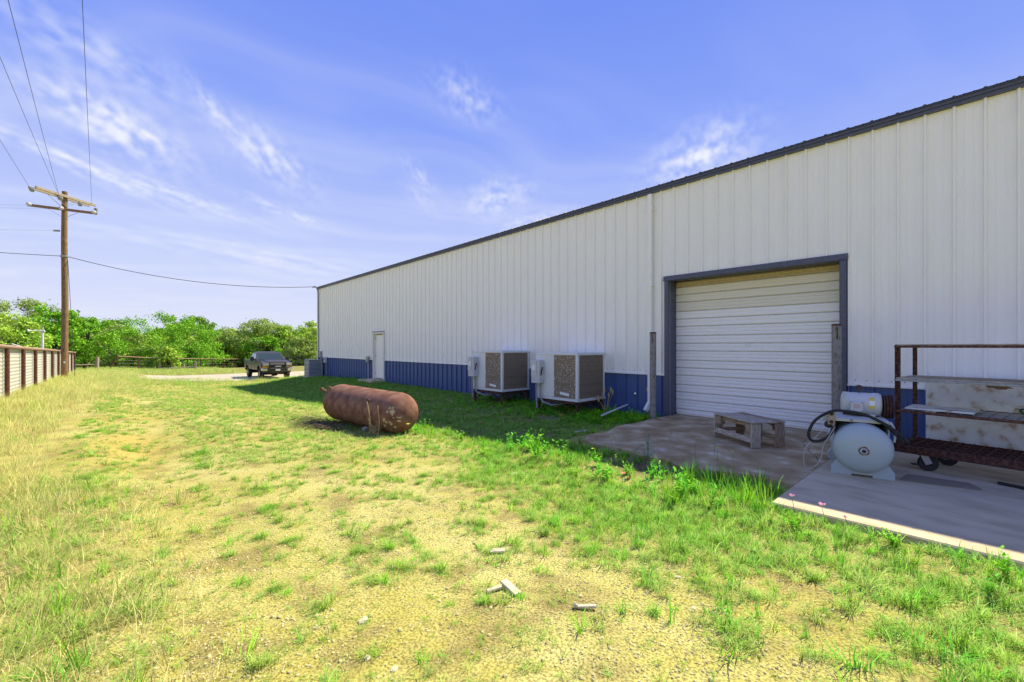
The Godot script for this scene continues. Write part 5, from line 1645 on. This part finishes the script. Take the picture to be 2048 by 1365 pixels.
func build_small_things() -> void:
	var rng := RandomNumberGenerator.new()
	rng.seed = 4242
	# chips of wood on the gravel
	for q in [[2.28, 2.67, 0.12, 0.05, -0.74, "small flat pale wood chip lying farthest out on the gravel"], [1.99, 2.19, 0.18, 0.062, 1.45, "largest bleached wood offcut in the foreground gravel"], [1.90, 2.26, 0.11, 0.03, -0.3, "dark splinter tucked behind the largest wood offcut"], [2.2, 1.70, 0.12, 0.026, -0.8, "thick short grey stick with a knob end in the foreground"]]:
		var w := single("wood_chip", MB.new().box(Vector3.ZERO, Vector3(q[2], 0.017, q[3]), 0.003), M.chip_wood, q[5], "wood chip", "", on_ground(q[0], q[1], 0.018))
		w.rotation = Vector3(0.1, q[4], 0.07)
	var knob := part("knob", rough_lump(rng, Vector3(0.016, 0.015, 0.018), 1), M.chip_wood, get_node("wood_chip4") if has_node("wood_chip4") else self, Vector3(-0.07, 0.01, 0.0))
	knob.name = "knob"
	# pale stones
	for q in [[1.10, 2.55, 0.036, "large flat pale stone in the gravel left of centre foreground"], [0.98, 2.22, 0.023, "pale stone near the bottom edge left of centre"], [1.05, 2.05, 0.022, "small pale stone lowest at the bottom edge"], [1.55, 3.05, 0.022, "round pale stone beside the farther wood chip"], [2.72, 1.25, 0.022, "pale stone at the edge of the green grass at right"], [3.0, 1.5, 0.025, "flat pale stone embedded between sparse tufts at right"], [3.9, 4.2, 0.06, "flat pale stone near the shadow edge left of the bare soil"]]:
		var st := single("pale_stone", rough_lump(rng, Vector3(q[2], q[2] * 0.42, q[2] * 0.72)), M.stone, q[3], "stone", "", on_ground(q[0], q[1], q[2] * 0.15))
		st.rotation.y = rng.randf() * TAU
	single("grey_stone", rough_lump(rng, Vector3(0.07, 0.055, 0.06)), mat("grey_stone", L(0.3, 0.3, 0.31), 0.8), "round grey stone in the weeds below the rusty tank", "stone", "", on_ground(3.76, 8.62, 0.05))
	# pipe in the weeds
	single("white_pipe", MB.new().tube([V(8.02, 0.02, 5.78), V(9.25, 0.14, 5.9)], 0.022, -1.0, 12), M.pvc, "white plastic pipe lying in the weeds left of the downspout", "pipe")
	single("white_pipe", MB.new().tube([on_ground(6.55, 5.35, 0.03), on_ground(6.9, 5.3, 0.035)], 0.018, -1.0, 10), M.pvc, "short piece of white pipe in the shaded lawn", "pipe")
	# dry stalks in front of the tank
	var stalk := thing("dry_stalks", "tall dry yellow weed stalks standing in front of the rusty tank", "dry weed", on_ground(3.70, 8.15))
	for q in [[0.0, -0.09, -0.03, 0.66, 0.013], [0.07, 0.12, 0.06, 0.60, 0.010], [0.0, 0.1, -0.14, 0.36, 0.006], [0.05, 0.0, 0.16, 0.3, 0.006], [0.1, -0.1, 0.1, 0.48, 0.005]]:
		part("stalk", MB.new().tube([Vector3(q[0], 0, q[1]), Vector3(q[0] + q[2] * 0.3, q[3] * 0.5, q[1] + 0.01), Vector3(q[0] + q[2] * 0.6 - 0.05, q[3], q[1])], q[4], q[4] * 0.7, 6), M.dry_stalk, stalk)
	for i in 26:
		var a := rng.randf() * TAU
		var r := rng.randf_range(0.1, 0.32)
		part("twig", MB.new().tube([Vector3(rng.randf_range(-0.1, 0.1), 0.01, rng.randf_range(-0.15, 0.15)), Vector3(cos(a) * r * 0.5, rng.randf_range(0.08, 0.2), sin(a) * r * 0.5), Vector3(cos(a) * r, rng.randf_range(0.03, 0.25), sin(a) * r)], 0.004, 0.002, 4, false), M.dry_stalk, stalk)
	var st2 := thing("dry_weed", "brown dead weed with seed heads against the blue wainscot", "dry weed", on_ground(8.95, 6.35))
	for i in 7:
		var a := i * 0.9
		var tip := Vector3(cos(a) * 0.16, rng.randf_range(0.4, 0.75), sin(a) * 0.2)
		var s := part("stalk", MB.new().tube([Vector3(0, 0, 0), tip * 0.5 + Vector3(0.02, 0.05, 0), tip], 0.008, 0.004, 5), M.dry_stalk, st2)
		part("seed_head", rough_lump(rng, Vector3(0.022, 0.075, 0.022), 1), M.dry_stalk, s, tip)
	# heap of dead brush at the far end of the tank
	var heap := []
	var tints := PackedColorArray()
	for i in 420:
		var x := 3.35 + rng.randfn() * 0.28
		var s := 10.2 + rng.randfn() * 0.7
		heap.append(Transform3D(Basis.from_euler(Vector3(rng.randf_range(-0.5, 0.5), rng.randf() * TAU, rng.randf_range(-0.5, 0.5))).scaled(Vector3.ONE * rng.randf_range(0.6, 1.5)), on_ground(x, s, rng.randf_range(0.0, 0.09))))
		var k := rng.randf_range(0.6, 1.2)
		tints.append(Color(0.16 * k, 0.12 * k, 0.075 * k))
	scatter("brush_heap", MB.new().tube([Vector3(-0.12, 0, 0), Vector3(0, 0.015, 0.01), Vector3(0.12, 0, 0)], 0.004, 0.002, 4, false).mesh(), M.pebble, heap, tints)

# ---------------------------------------------------------------- plants
func tuft(seed_: int, blades: int, tall: float, reach: float, width: float, droop: float, broad := 0) -> ArrayMesh:
	var rng := RandomNumberGenerator.new()
	rng.seed = seed_
	var v := PackedVector3Array()
	var n := PackedVector3Array()
	var c := PackedColorArray()
	for i in blades:
		var a := rng.randf() * TAU
		var dir := Vector3(cos(a), 0, sin(a))
		var root := dir * rng.randf() * reach * 0.35 + Vector3(rng.randfn(), 0, rng.randfn()) * reach * 0.12
		var hh := tall * rng.randf_range(0.45, 1.0)
		var out := reach * rng.randf_range(0.2, 1.0)
		var dr := droop * rng.randf_range(0.3, 1.0)
		var side := Vector3(-dir.z, 0, dir.x).rotated(Vector3.UP, rng.randf_range(-0.7, 0.7)) * width * rng.randf_range(0.6, 1.2) * 0.5
		var p := []
		for k in 4:
			var t := k / 3.0
			p.append(root + dir * out * t * t + Vector3(0, hh * (t - dr * t * t * t), 0))
		var tone := rng.randf_range(0.8, 1.2)
		var cc := Color(tone, tone, tone * rng.randf_range(0.8, 1.1))
		var f := (dir * -0.25 + Vector3(0, 1.0, 0) + Vector3(rng.randfn(), 0, rng.randfn()) * 0.25).normalized()
		var ws := [1.0, 0.85, 0.55, 0.0] if broad == 0 else [0.5, 1.0, 0.9, 0.0]
		for k in 3:
			var l0: Vector3 = p[k] - side * ws[k]
			var r0: Vector3 = p[k] + side * ws[k]
			var l1: Vector3 = p[k + 1] - side * ws[k + 1]
			var r1: Vector3 = p[k + 1] + side * ws[k + 1]
			# front face up: the upper side of the leaning blade
			v.append_array(PackedVector3Array([l0, r1, r0]))
			n.append_array(PackedVector3Array([f, f, f]))
			c.append_array(PackedColorArray([cc, cc, cc]))
			if k < 2:
				v.append_array(PackedVector3Array([l0, l1, r1]))
				n.append_array(PackedVector3Array([f, f, f]))
				c.append_array(PackedColorArray([cc, cc, cc]))
	var arr := []
	arr.resize(Mesh.ARRAY_MAX)
	arr[Mesh.ARRAY_VERTEX] = v
	arr[Mesh.ARRAY_NORMAL] = n
	arr[Mesh.ARRAY_COLOR] = c
	var m := ArrayMesh.new()
	m.add_surface_from_arrays(Mesh.PRIMITIVE_TRIANGLES, arr)
	return m

# leafy forb: little oval leaves up a few stems
func forb(seed_: int, stems: int, tall: float, leaf: float) -> ArrayMesh:
	var rng := RandomNumberGenerator.new()
	rng.seed = seed_
	var v := PackedVector3Array()
	var n := PackedVector3Array()
	var c := PackedColorArray()
	for i in stems:
		var a := rng.randf() * TAU
		var top := Vector3(cos(a), 0, sin(a)) * tall * rng.randf_range(0.15, 0.6) + Vector3(0, tall * rng.randf_range(0.55, 1.0), 0)
		var up := top.normalized()
		var sd := up.cross(Vector3(rng.randfn(), 0.1, rng.randfn())).normalized() * 0.0025
		v.append_array(PackedVector3Array([-sd, sd, top]))
		n.append_array(PackedVector3Array([Vector3.UP, Vector3.UP, Vector3.UP]))
		c.append_array(PackedColorArray([Color(0.8, 0.8, 0.8), Color(0.8, 0.8, 0.8), Color(0.8, 0.8, 0.8)]))
		for k in 9:
			var p := top * (0.15 + 0.85 * k / 8.0)
			var b := rng.randf() * TAU
			var d := (Vector3(cos(b), rng.randf_range(0.1, 0.9), sin(b))).normalized()
			var w := d.cross(Vector3.UP).normalized()
			var l := leaf * rng.randf_range(0.6, 1.2)
			var f := w.cross(d).normalized()
			var turned := f.y < 0.0
			if turned: f = -f
			var q := [p, p + d * l * 0.5 + w * l * 0.24, p + d * l, p + d * l * 0.5 - w * l * 0.24]
			var tone := rng.randf_range(0.8, 1.25)
			var cc := Color(tone, tone, tone)
			for e in ([[0, 1, 2], [0, 2, 3]] if turned else [[0, 2, 1], [0, 3, 2]]):
				for o in e:
					v.append(q[o])
					n.append(f)
					c.append(cc)
	var arr := []
	arr.resize(Mesh.ARRAY_MAX)
	arr[Mesh.ARRAY_VERTEX] = v
	arr[Mesh.ARRAY_NORMAL] = n
	arr[Mesh.ARRAY_COLOR] = c
	var m := ArrayMesh.new()
	m.add_surface_from_arrays(Mesh.PRIMITIVE_TRIANGLES, arr)
	return m

func blocked(x: float, s: float) -> bool:
	if x > WALL - 0.03: return true
	if x > 4.86 and s < 1.46: return true
	if x > 5.75 and s < 4.75 and s > 1.3: return true
	if s > 5.0 and s < 0.0: return true
	return false

func set_out(rng: RandomNumberGenerator, x0: float, x1: float, s0: float, s1: float, per_m2: float, want: Callable) -> Array:
	# candidate places, kept with the probability that want() gives; returns [x, s, want]
	var out := []
	var count := int((x1 - x0) * (s1 - s0) * per_m2)
	for i in count:
		var x := rng.randf_range(x0, x1)
		var s := rng.randf_range(s0, s1)
		var k: float = want.call(x, s)
		if k > 0.0 and rng.randf() < k and not blocked(x, s):
			out.append([x, s, k])
	return out

func build_plants() -> void:
	var rng := RandomNumberGenerator.new()
	rng.seed = 909
	var kinds := {
		"short": [tuft(1, 22, 0.06, 0.055, 0.0034, 0.35), tuft(2, 26, 0.075, 0.07, 0.0036, 0.3), tuft(3, 20, 0.05, 0.065, 0.0033, 0.45)],
		"green": [tuft(4, 18, 0.16, 0.085, 0.0042, 0.3), tuft(5, 14, 0.22, 0.08, 0.0046, 0.25), tuft(6, 22, 0.12, 0.10, 0.004, 0.4)],
		"tall": [tuft(7, 9, 0.40, 0.13, 0.0062, 0.2), tuft(8, 11, 0.33, 0.16, 0.0058, 0.3)],
		"straw": [tuft(9, 15, 0.42, 0.30, 0.0052, 0.45), tuft(10, 12, 0.50, 0.26, 0.005, 0.35), tuft(11, 18, 0.30, 0.30, 0.005, 0.55)],
		"litter": [tuft(12, 9, 0.07, 0.17, 0.0042, 0.7), tuft(13, 8, 0.05, 0.21, 0.0038, 0.75), tuft(14, 10, 0.10, 0.15, 0.004, 0.7)],
		"forb": [forb(15, 7, 0.24, 0.055), forb(16, 9, 0.18, 0.05), forb(17, 6, 0.34, 0.06)],
	}
	var where := {}
	for k in kinds:
		for i in kinds[k].size():
			where[k + str(i)] = [[], PackedColorArray()]
	var put := func(k: String, x: float, s: float, size: float, tint: Color, lean := 0.25) -> void:
		var i := rng.randi_range(0, kinds[k].size() - 1)
		var b := Basis.from_euler(Vector3(rng.randf_range(-lean, lean), rng.randf() * TAU, rng.randf_range(-lean, lean))).scaled(Vector3(size, size * rng.randf_range(0.8, 1.2), size))
		where[k + str(i)][0].append(Transform3D(b, on_ground(x, s, -0.005)))
		where[k + str(i)][1].append(tint)
	var vivid := func() -> Color:
		var k := rng.randf_range(0.75, 1.25)
		return Color(lerpf(0.10, 0.26, rng.randf()) * k, 0.52 * k, 0.012 * k)
	var dry := func() -> Color:
		var k := rng.randf_range(0.7, 1.25)
		return Color(0.66 * k, 0.60 * k, 0.25 * k)
	var mixed := func(g: float) -> Color:
		return (dry.call() as Color).lerp(vivid.call(), g)
	# sparse clumps on the gravel: candidate clump centres, each a handful of short tufts
	for q in set_out(rng, -0.6, 4.2, -1.0, 20.0, 30.0, func(x: float, s: float) -> float: return 0.9 * smoothstep(-0.9, 0.5, n_low.get_noise_2d(x * 60.0 + 500.0, s * 60.0)) * (1.0 - 0.8 * exp(-pow((x - 0.55) / 0.5, 2.0)) * smoothstep(3.0, 6.0, s))):
		var r := rng.randf_range(0.02, 0.08)
		var big := rng.randf_range(0.6, 1.3)
		for i in rng.randi_range(2, 8):
			put.call("short", q[0] + rng.randfn() * r, q[1] + rng.randfn() * r, big * rng.randf_range(0.7, 1.5), mixed.call(rng.randf_range(0.45, 1.0)))
		if rng.randf() < 0.35:
			for i in 3:
				put.call("litter", q[0] + rng.randfn() * r, q[1] + rng.randfn() * r, rng.randf_range(0.5, 0.9), dry.call())
	# straw, clippings and twigs strewn over all the bare earth, with seedlings between
	for q in set_out(rng, -0.8, 4.6, -1.2, 12.0, 300.0, func(x: float, s: float) -> float: return (0.25 + 0.75 * smoothstep(-0.2, 0.3, n_mid.get_noise_2d(x * 70.0 + 300.0, s * 70.0))) * (1.0 - 0.85 * exp(-pow((x - 0.7) / 0.6, 2.0)) * smoothstep(3.5, 6.5, s))):
		if rng.randf() < 0.62:
			put.call("litter", q[0], q[1], rng.randf_range(0.25, 0.7), (dry.call() as Color) * rng.randf_range(0.5, 1.0), 0.5)
		else:
			put.call("short", q[0], q[1], rng.randf_range(0.35, 0.8), mixed.call(rng.randf_range(0.4, 1.0)))
	# the green band along slab and shadow edge
	for q in set_out(rng, 2.4, 5.6, -3.0, 5.6, 620.0, func(x: float, s: float) -> float: return green_at(x, s) * (1.0 if x < 4.9 or s > 1.5 else 0.0)):
		if exp(-pow((q[0] - 5.05) / 0.55, 2.0) - pow((q[1] - 3.1) / 0.7, 2.0)) > 0.35 and rng.randf() < 0.93:
			continue
		if rng.randf() < 0.42:
			put.call("litter", q[0], q[1], rng.randf_range(0.4, 0.8), dry.call())
		elif rng.randf() < 0.06 + 0.3 * smoothstep(3.9, 4.7, q[0]):
			put.call("green", q[0], q[1], rng.randf_range(0.4, 0.9), vivid.call())
		else:
			put.call("short", q[0], q[1], rng.randf_range(0.9, 2.1), mixed.call(rng.randf_range(0.6, 1.0)))
	# rank green weeds leaning on the slab edge and along the shade line
	for q in set_out(rng, 3.9, 4.92, -2.5, 8.0, 70.0, func(x: float, s: float) -> float: return smoothstep(4.1, 4.8, x) * (0.35 + 0.65 * smoothstep(-0.2, 0.3, n_mid.get_noise_2d(x * 80.0 + 60.0, s * 60.0)))):
		put.call("green" if rng.randf() < 0.75 else "forb", q[0], q[1], rng.randf_range(0.55, 1.15), (vivid.call() as Color) * 1.15, 0.3)
	# tall green stand between apron, slab and bare soil
	for q in set_out(rng, 4.2, 6.2, 1.45, 4.0, 130.0, func(x: float, s: float) -> float: return exp(-pow((x - 5.05 - 0.12 * (s - 2.0)) / 0.5, 2.0)) * smoothstep(2.9, 2.1, s)):
		put.call("green" if rng.randf() < 0.6 else "tall", q[0], q[1], rng.randf_range(0.7, 1.25), vivid.call(), 0.15)
	for q in set_out(rng, 4.0, 5.8, 2.6, 5.4, 12.0, func(x: float, s: float) -> float: return 0.8 * smoothstep(0.7, 0.0, absf(x - 5.0))):
		put.call("green", q[0], q[1], rng.randf_range(0.6, 1.1), vivid.call(), 0.2)
	for q in set_out(rng, 5.0, 5.75, 3.1, 4.6, 30.0, func(_x: float, _s: float) -> float: return 0.7):
		put.call("forb", q[0], q[1], rng.randf_range(0.3, 0.6), (vivid.call() as Color) * 0.7)
	# the shaded lawn under the wall
	for q in set_out(rng, 4.2, 9.3, 4.8, 29.5, 210.0, func(x: float, s: float) -> float: return smoothstep(3.9, 5.2, x + 0.6 * n_low.get_noise_2d(x * 50.0, s * 40.0)) * (0.45 + 0.5 * smoothstep(-0.4, 0.2, n_mid.get_noise_2d(x * 70.0, s * 70.0)))):
		if q[1] < 6.2 and q[0] > 5.6 and q[1] < 5.0:
			continue
		var wl := smoothstep(6.8, 8.2, q[0]) * smoothstep(11.5, 9.0, q[1])
		if rng.randf() < wl * 0.35:
			put.call("forb", q[0], q[1], rng.randf_range(0.35, 0.75), vivid.call())
		else:
			put.call("short", q[0], q[1], rng.randf_range(0.9, 2.0), mixed.call(rng.randf_range(0.6, 1.0)))
	for q in set_out(rng, 7.4, 9.2, 4.86, 6.3, 60.0, func(x: float, s: float) -> float: return 0.8 * smoothstep(7.4, 8.2, x)):
		put.call("forb", q[0], q[1], rng.randf_range(0.5, 1.0), vivid.call())
	for q in set_out(rng, 8.5, 9.32, 4.85, 28.0, 22.0, func(_x: float, s: float) -> float: return 0.5 if s < 12.0 else 0.22):
		put.call("forb", q[0], q[1], rng.randf_range(0.3, 0.8), vivid.call())
	# round the tank, and a lush fringe at the shadow's edge past it
	for q in set_out(rng, 3.2, 5.0, 5.8, 11.0, 90.0, func(x: float, s: float) -> float: return 0.9 * exp(-pow((x - 4.45 - 0.05 * (8.0 - s)) / 0.4, 2.0)) + 0.5 * exp(-pow((x - 3.62) / 0.2, 2.0)) * smoothstep(7.4, 8.0, s)):
		if absf(q[0] - 4.1) < 0.25 and q[1] > 7.8 and q[1] < 10.6:
			continue
		put.call("green" if rng.randf() < 0.55 else "short", q[0], q[1], rng.randf_range(0.6, 1.1), mixed.call(rng.randf_range(0.75, 1.0)))
	# tall straw on the left bank, mown straw and green further along the track
	for q in set_out(rng, -13.0, 1.5, 3.2, 48.0, 60.0, func(x: float, s: float) -> float: return straw_at(x, s) * (1.0 if x > -4.0 else 0.5)):
		var size := rng.randf_range(0.55, 1.15) * smoothstep(2.0, 7.0, q[1]) * lerpf(0.55, 1.0, smoothstep(0.0, -1.2, q[0] - lut(q[1], [0.0, 8.0, 24.0, 40.0], [0.1, -0.7, 0.4, 1.5])))
		put.call("straw", q[0], q[1], maxf(size, 0.3), mixed.call(0.12 if rng.randf() < 0.82 else 0.7), 0.35)
	for q in set_out(rng, -4.0, 0.9, -1.2, 7.0, 330.0, func(x: float, s: float) -> float: return smoothstep(0.75, -0.5, x + 0.7 * n_low.get_noise_2d(x * 50.0, s * 50.0)) * (0.5 + 0.5 * smoothstep(-0.3, 0.2, n_mid.get_noise_2d(x * 60.0, s * 60.0)))):
		if rng.randf() < 0.72:
			put.call("litter", q[0], q[1], rng.randf_range(0.6, 1.5), dry.call(), 0.4)
		else:
			put.call("short" if rng.randf() < 0.6 else "green", q[0], q[1], rng.randf_range(0.6, 1.3), mixed.call(rng.randf_range(0.4, 1.0)))
	for q in set_out(rng, -2.0, 0.6, 0.3, 8.0, 120.0, func(x: float, s: float) -> float: return smoothstep(0.3, -0.45, x + 0.5 * n_low.get_noise_2d(x * 60.0, s * 60.0) + 0.1 * maxf(0.0, s - 4.0))):
		put.call("straw", q[0], q[1], rng.randf_range(0.4, 0.85), mixed.call(0.08 if rng.randf() < 0.72 else 0.85), 0.6)
	for q in set_out(rng, -0.5, 5.2, 7.0, 40.0, 150.0, func(x: float, s: float) -> float: return (0.15 + 0.75 * smoothstep(-0.25, 0.3, n_low.get_noise_2d(x * 45.0, s * 16.0))) * (1.0 - 0.75 * exp(-pow((x - 0.55) / 0.5, 2.0)) * smoothstep(24.0, 12.0, s))):
		put.call("short" if rng.randf() < 0.75 else "litter", q[0], q[1], rng.randf_range(0.8, 1.8), mixed.call(rng.randf_range(0.1, 0.85)))
	# beyond the house: rough pasture up to the trees
	for q in set_out(rng, -30.0, 24.0, 30.0, 100.0, 10.0, func(x: float, s: float) -> float: return 0.0 if (x > 1.0 and s > 33.0 - 0.0 and s < 45.3 and x < 27.0 and s > lerpf(36.5, 33.0, smoothstep(2.0, 8.0, x)) + 0.4) else 0.9):
		put.call("straw", q[0], q[1], rng.randf_range(0.7, 1.4), mixed.call(rng.randf_range(0.2, 0.75)), 0.35)
	var labels := {"short": "short_grass", "green": "green_grass", "tall": "tall_grass", "straw": "dry_grass", "litter": "straw_litter", "forb": "leafy_weeds"}
	var words := {"short": "short tufts of green grass on gravel and shaded lawn", "green": "lush green grass along slab, apron and tank", "tall": "tall green grass blades beside the stained apron", "straw": "tall dry yellow grass on the bank before the fence", "litter": "bent dead straw lying on the foreground earth", "forb": "leafy green weeds under the cooling units and wall"}
	for k in kinds:
		var root := thing(labels[k], words[k], "weeds" if k == "forb" else "grass")
		root.set_meta("kind", "stuff")
		for i in kinds[k].size():
			var w: Array = where[k + str(i)]
			if w[0].size():
				scatter("tufts", kinds[k][i], M.blade, w[0], w[1], root)
	# gravel
	var lumps := []
	for i in 3:
		lumps.append(rough_lump(rng, Vector3(1.0, 0.6, 0.8), 1).mesh())
	var root := thing("gravel", "loose pale yellow gravel strewn over the foreground track", "gravel")
	root.set_meta("kind", "stuff")
	var spots := [[[], PackedColorArray()], [[], PackedColorArray()], [[], PackedColorArray()]]
	for q in set_out(rng, -0.6, 4.4, -0.5, 9.0, 1700.0, func(x: float, s: float) -> float: return clampf(0.3 + 0.9 * smoothstep(0.0, 0.35, n_low.get_noise_2d(x * 60.0 + 40.0, s * 40.0 + 9.0)) , 0.0, 1.0) * smoothstep(10.0, 3.0, s) * smoothstep(-0.6, 0.4, x)):
		var size := 0.0025 + 0.0075 * pow(rng.randf(), 2.0) + (0.008 if rng.randf() < 0.02 else 0.0)
		var i := rng.randi_range(0, 2)
		spots[i][0].append(Transform3D(Basis.from_euler(Vector3(rng.randf_range(-0.4, 0.4), rng.randf() * TAU, rng.randf_range(-0.4, 0.4))).scaled(Vector3.ONE * size), on_ground(q[0], q[1], size * 0.2)))
		var k := rng.randf_range(0.7, 1.2)
		spots[i][1].append(Color(0.60 * k, 0.54 * k, 0.25 * k))
	for i in 3:
		scatter("pebbles", lumps[i], M.pebble, spots[i][0], spots[i][1], root)
	build_flowers(rng)

func bloom(o: Node3D, at: Vector3, r: float, petals: int, m: Material, cup: float) -> void:
	for k in petals:
		var a := TAU * k / petals
		var d := Vector3(cos(a), cup, sin(a)).normalized()
		var w := Vector3(-sin(a), 0, cos(a))
		var mb := MB.new()
		mb.quad(at, at + d * r * 0.6 + w * r * 0.45, at + d * r + Vector3(0, 0.1 * r, 0), at + d * r * 0.6 - w * r * 0.45, Vector3.UP)
		part("petal", mb, m, o)

func flower(called: String, label: String, group: String, x: float, s: float, tall: float, r: float, petals: int, m: Material, cup := 0.5) -> Node3D:
	var o := thing(called, label, "flower", on_ground(x, s), x * 7.0, group)
	var top := Vector3(0.02, tall, 0.01)
	part("stem", MB.new().tube([Vector3.ZERO, Vector3(0.0, tall * 0.5, 0.015), top], 0.003, 0.002, 5), M.stem_green, o)
	bloom(o, top, r, petals, m, cup)
	return o

func build_flowers(rng: RandomNumberGenerator) -> void:
	for q in [[6.20, 4.22, 0.13], [5.82, 4.28, 0.2], [5.86, 4.02, 0.17], [5.62, 3.98, 0.12], [5.6, 3.3, 0.24], [6.05, 2.75, 0.34], [5.85, 2.35, 0.3], [5.5, 2.05, 0.36], [6.3, 2.6, 0.42], [4.95, 3.7, 0.2]]:
		flower("yellow_flower", "small yellow wildflower on a thin stem at the edge of the stained apron", "yellow flowers at the apron", q[0], q[1], q[2], 0.022, 5, M.yellow_petal, 0.25)
	flower("pink_flower", "pale pink blossom leftmost at the slab corner", "pink blossoms at the slab", 4.80, 1.22, 0.19, 0.036, 4, M.pink_petal, 0.9)
	flower("pink_flower", "largest pink blossom in the middle at the slab edge", "pink blossoms at the slab", 4.80, 0.98, 0.17, 0.042, 4, M.pink_petal, 0.7)
	flower("pink_flower", "small deep pink blossom rightmost at the slab edge", "pink blossoms at the slab", 4.76, 0.80, 0.12, 0.026, 4, M.pink_petal, 1.1)
	for i in 22:
		var x := rng.randf_range(5.2, 8.2)
		var s := rng.randf_range(6.0, 13.5)
		flower("orange_flower", "small orange wildflower in the shaded lawn before the cooling units", "orange flowers in the shaded lawn", x, s, rng.randf_range(0.17, 0.27), 0.038, 5, M.orange_petal, 0.5)
	for i in 18:
		flower("pale_flower", "tiny pale lilac wildflower in the shaded lawn", "pale flowers in the shaded lawn", rng.randf_range(5.6, 9.0), rng.randf_range(5.5, 16.0), rng.randf_range(0.14, 0.24), 0.018, 5, M.white_petal, 0.3)
	flower("orange_flower", "orange blossom in the sunlit green grass at right centre", "", 4.45, 2.92, 0.14, 0.03, 6, M.orange_petal, 0.3)
	flower("yellow_flower", "yellow orange blossoms below the near end of the rusty tank", "", 4.15, 7.5, 0.24, 0.04, 7, M.yellow_petal, 0.3)
	# a grey green thistle on the apron edge
	var o := thing("thistle", "grey green thistle with toothed leaves on the near apron edge", "thistle", on_ground(5.62, 3.25))
	part("stem", MB.new().tube([Vector3.ZERO, Vector3(0.01, 0.2, 0), Vector3(0.0, 0.38, 0.02)], 0.008, 0.004, 6), M.sage, o)
	for k in 16:
		var a := k * 2.4
		var y := 0.03 + 0.34 * k / 15.0
		var l := lerpf(0.22, 0.07, k / 15.0)
		var d := Vector3(cos(a), 0.35 + 0.03 * k, sin(a)).normalized()
		var w := Vector3(-sin(a), 0, cos(a))
		var mb := MB.new()
		var b := Vector3(0, y, 0)
		for e in 4:
			var t := e / 4.0
			var p := b + d * l * t
			var q := b + d * l * (t + 0.25)
			var ww := l * 0.2 * (1.0 - t)
			mb.flat(p - w * ww, p + w * ww, q, Vector3.UP)
		part("leaf", mb, M.sage, o)
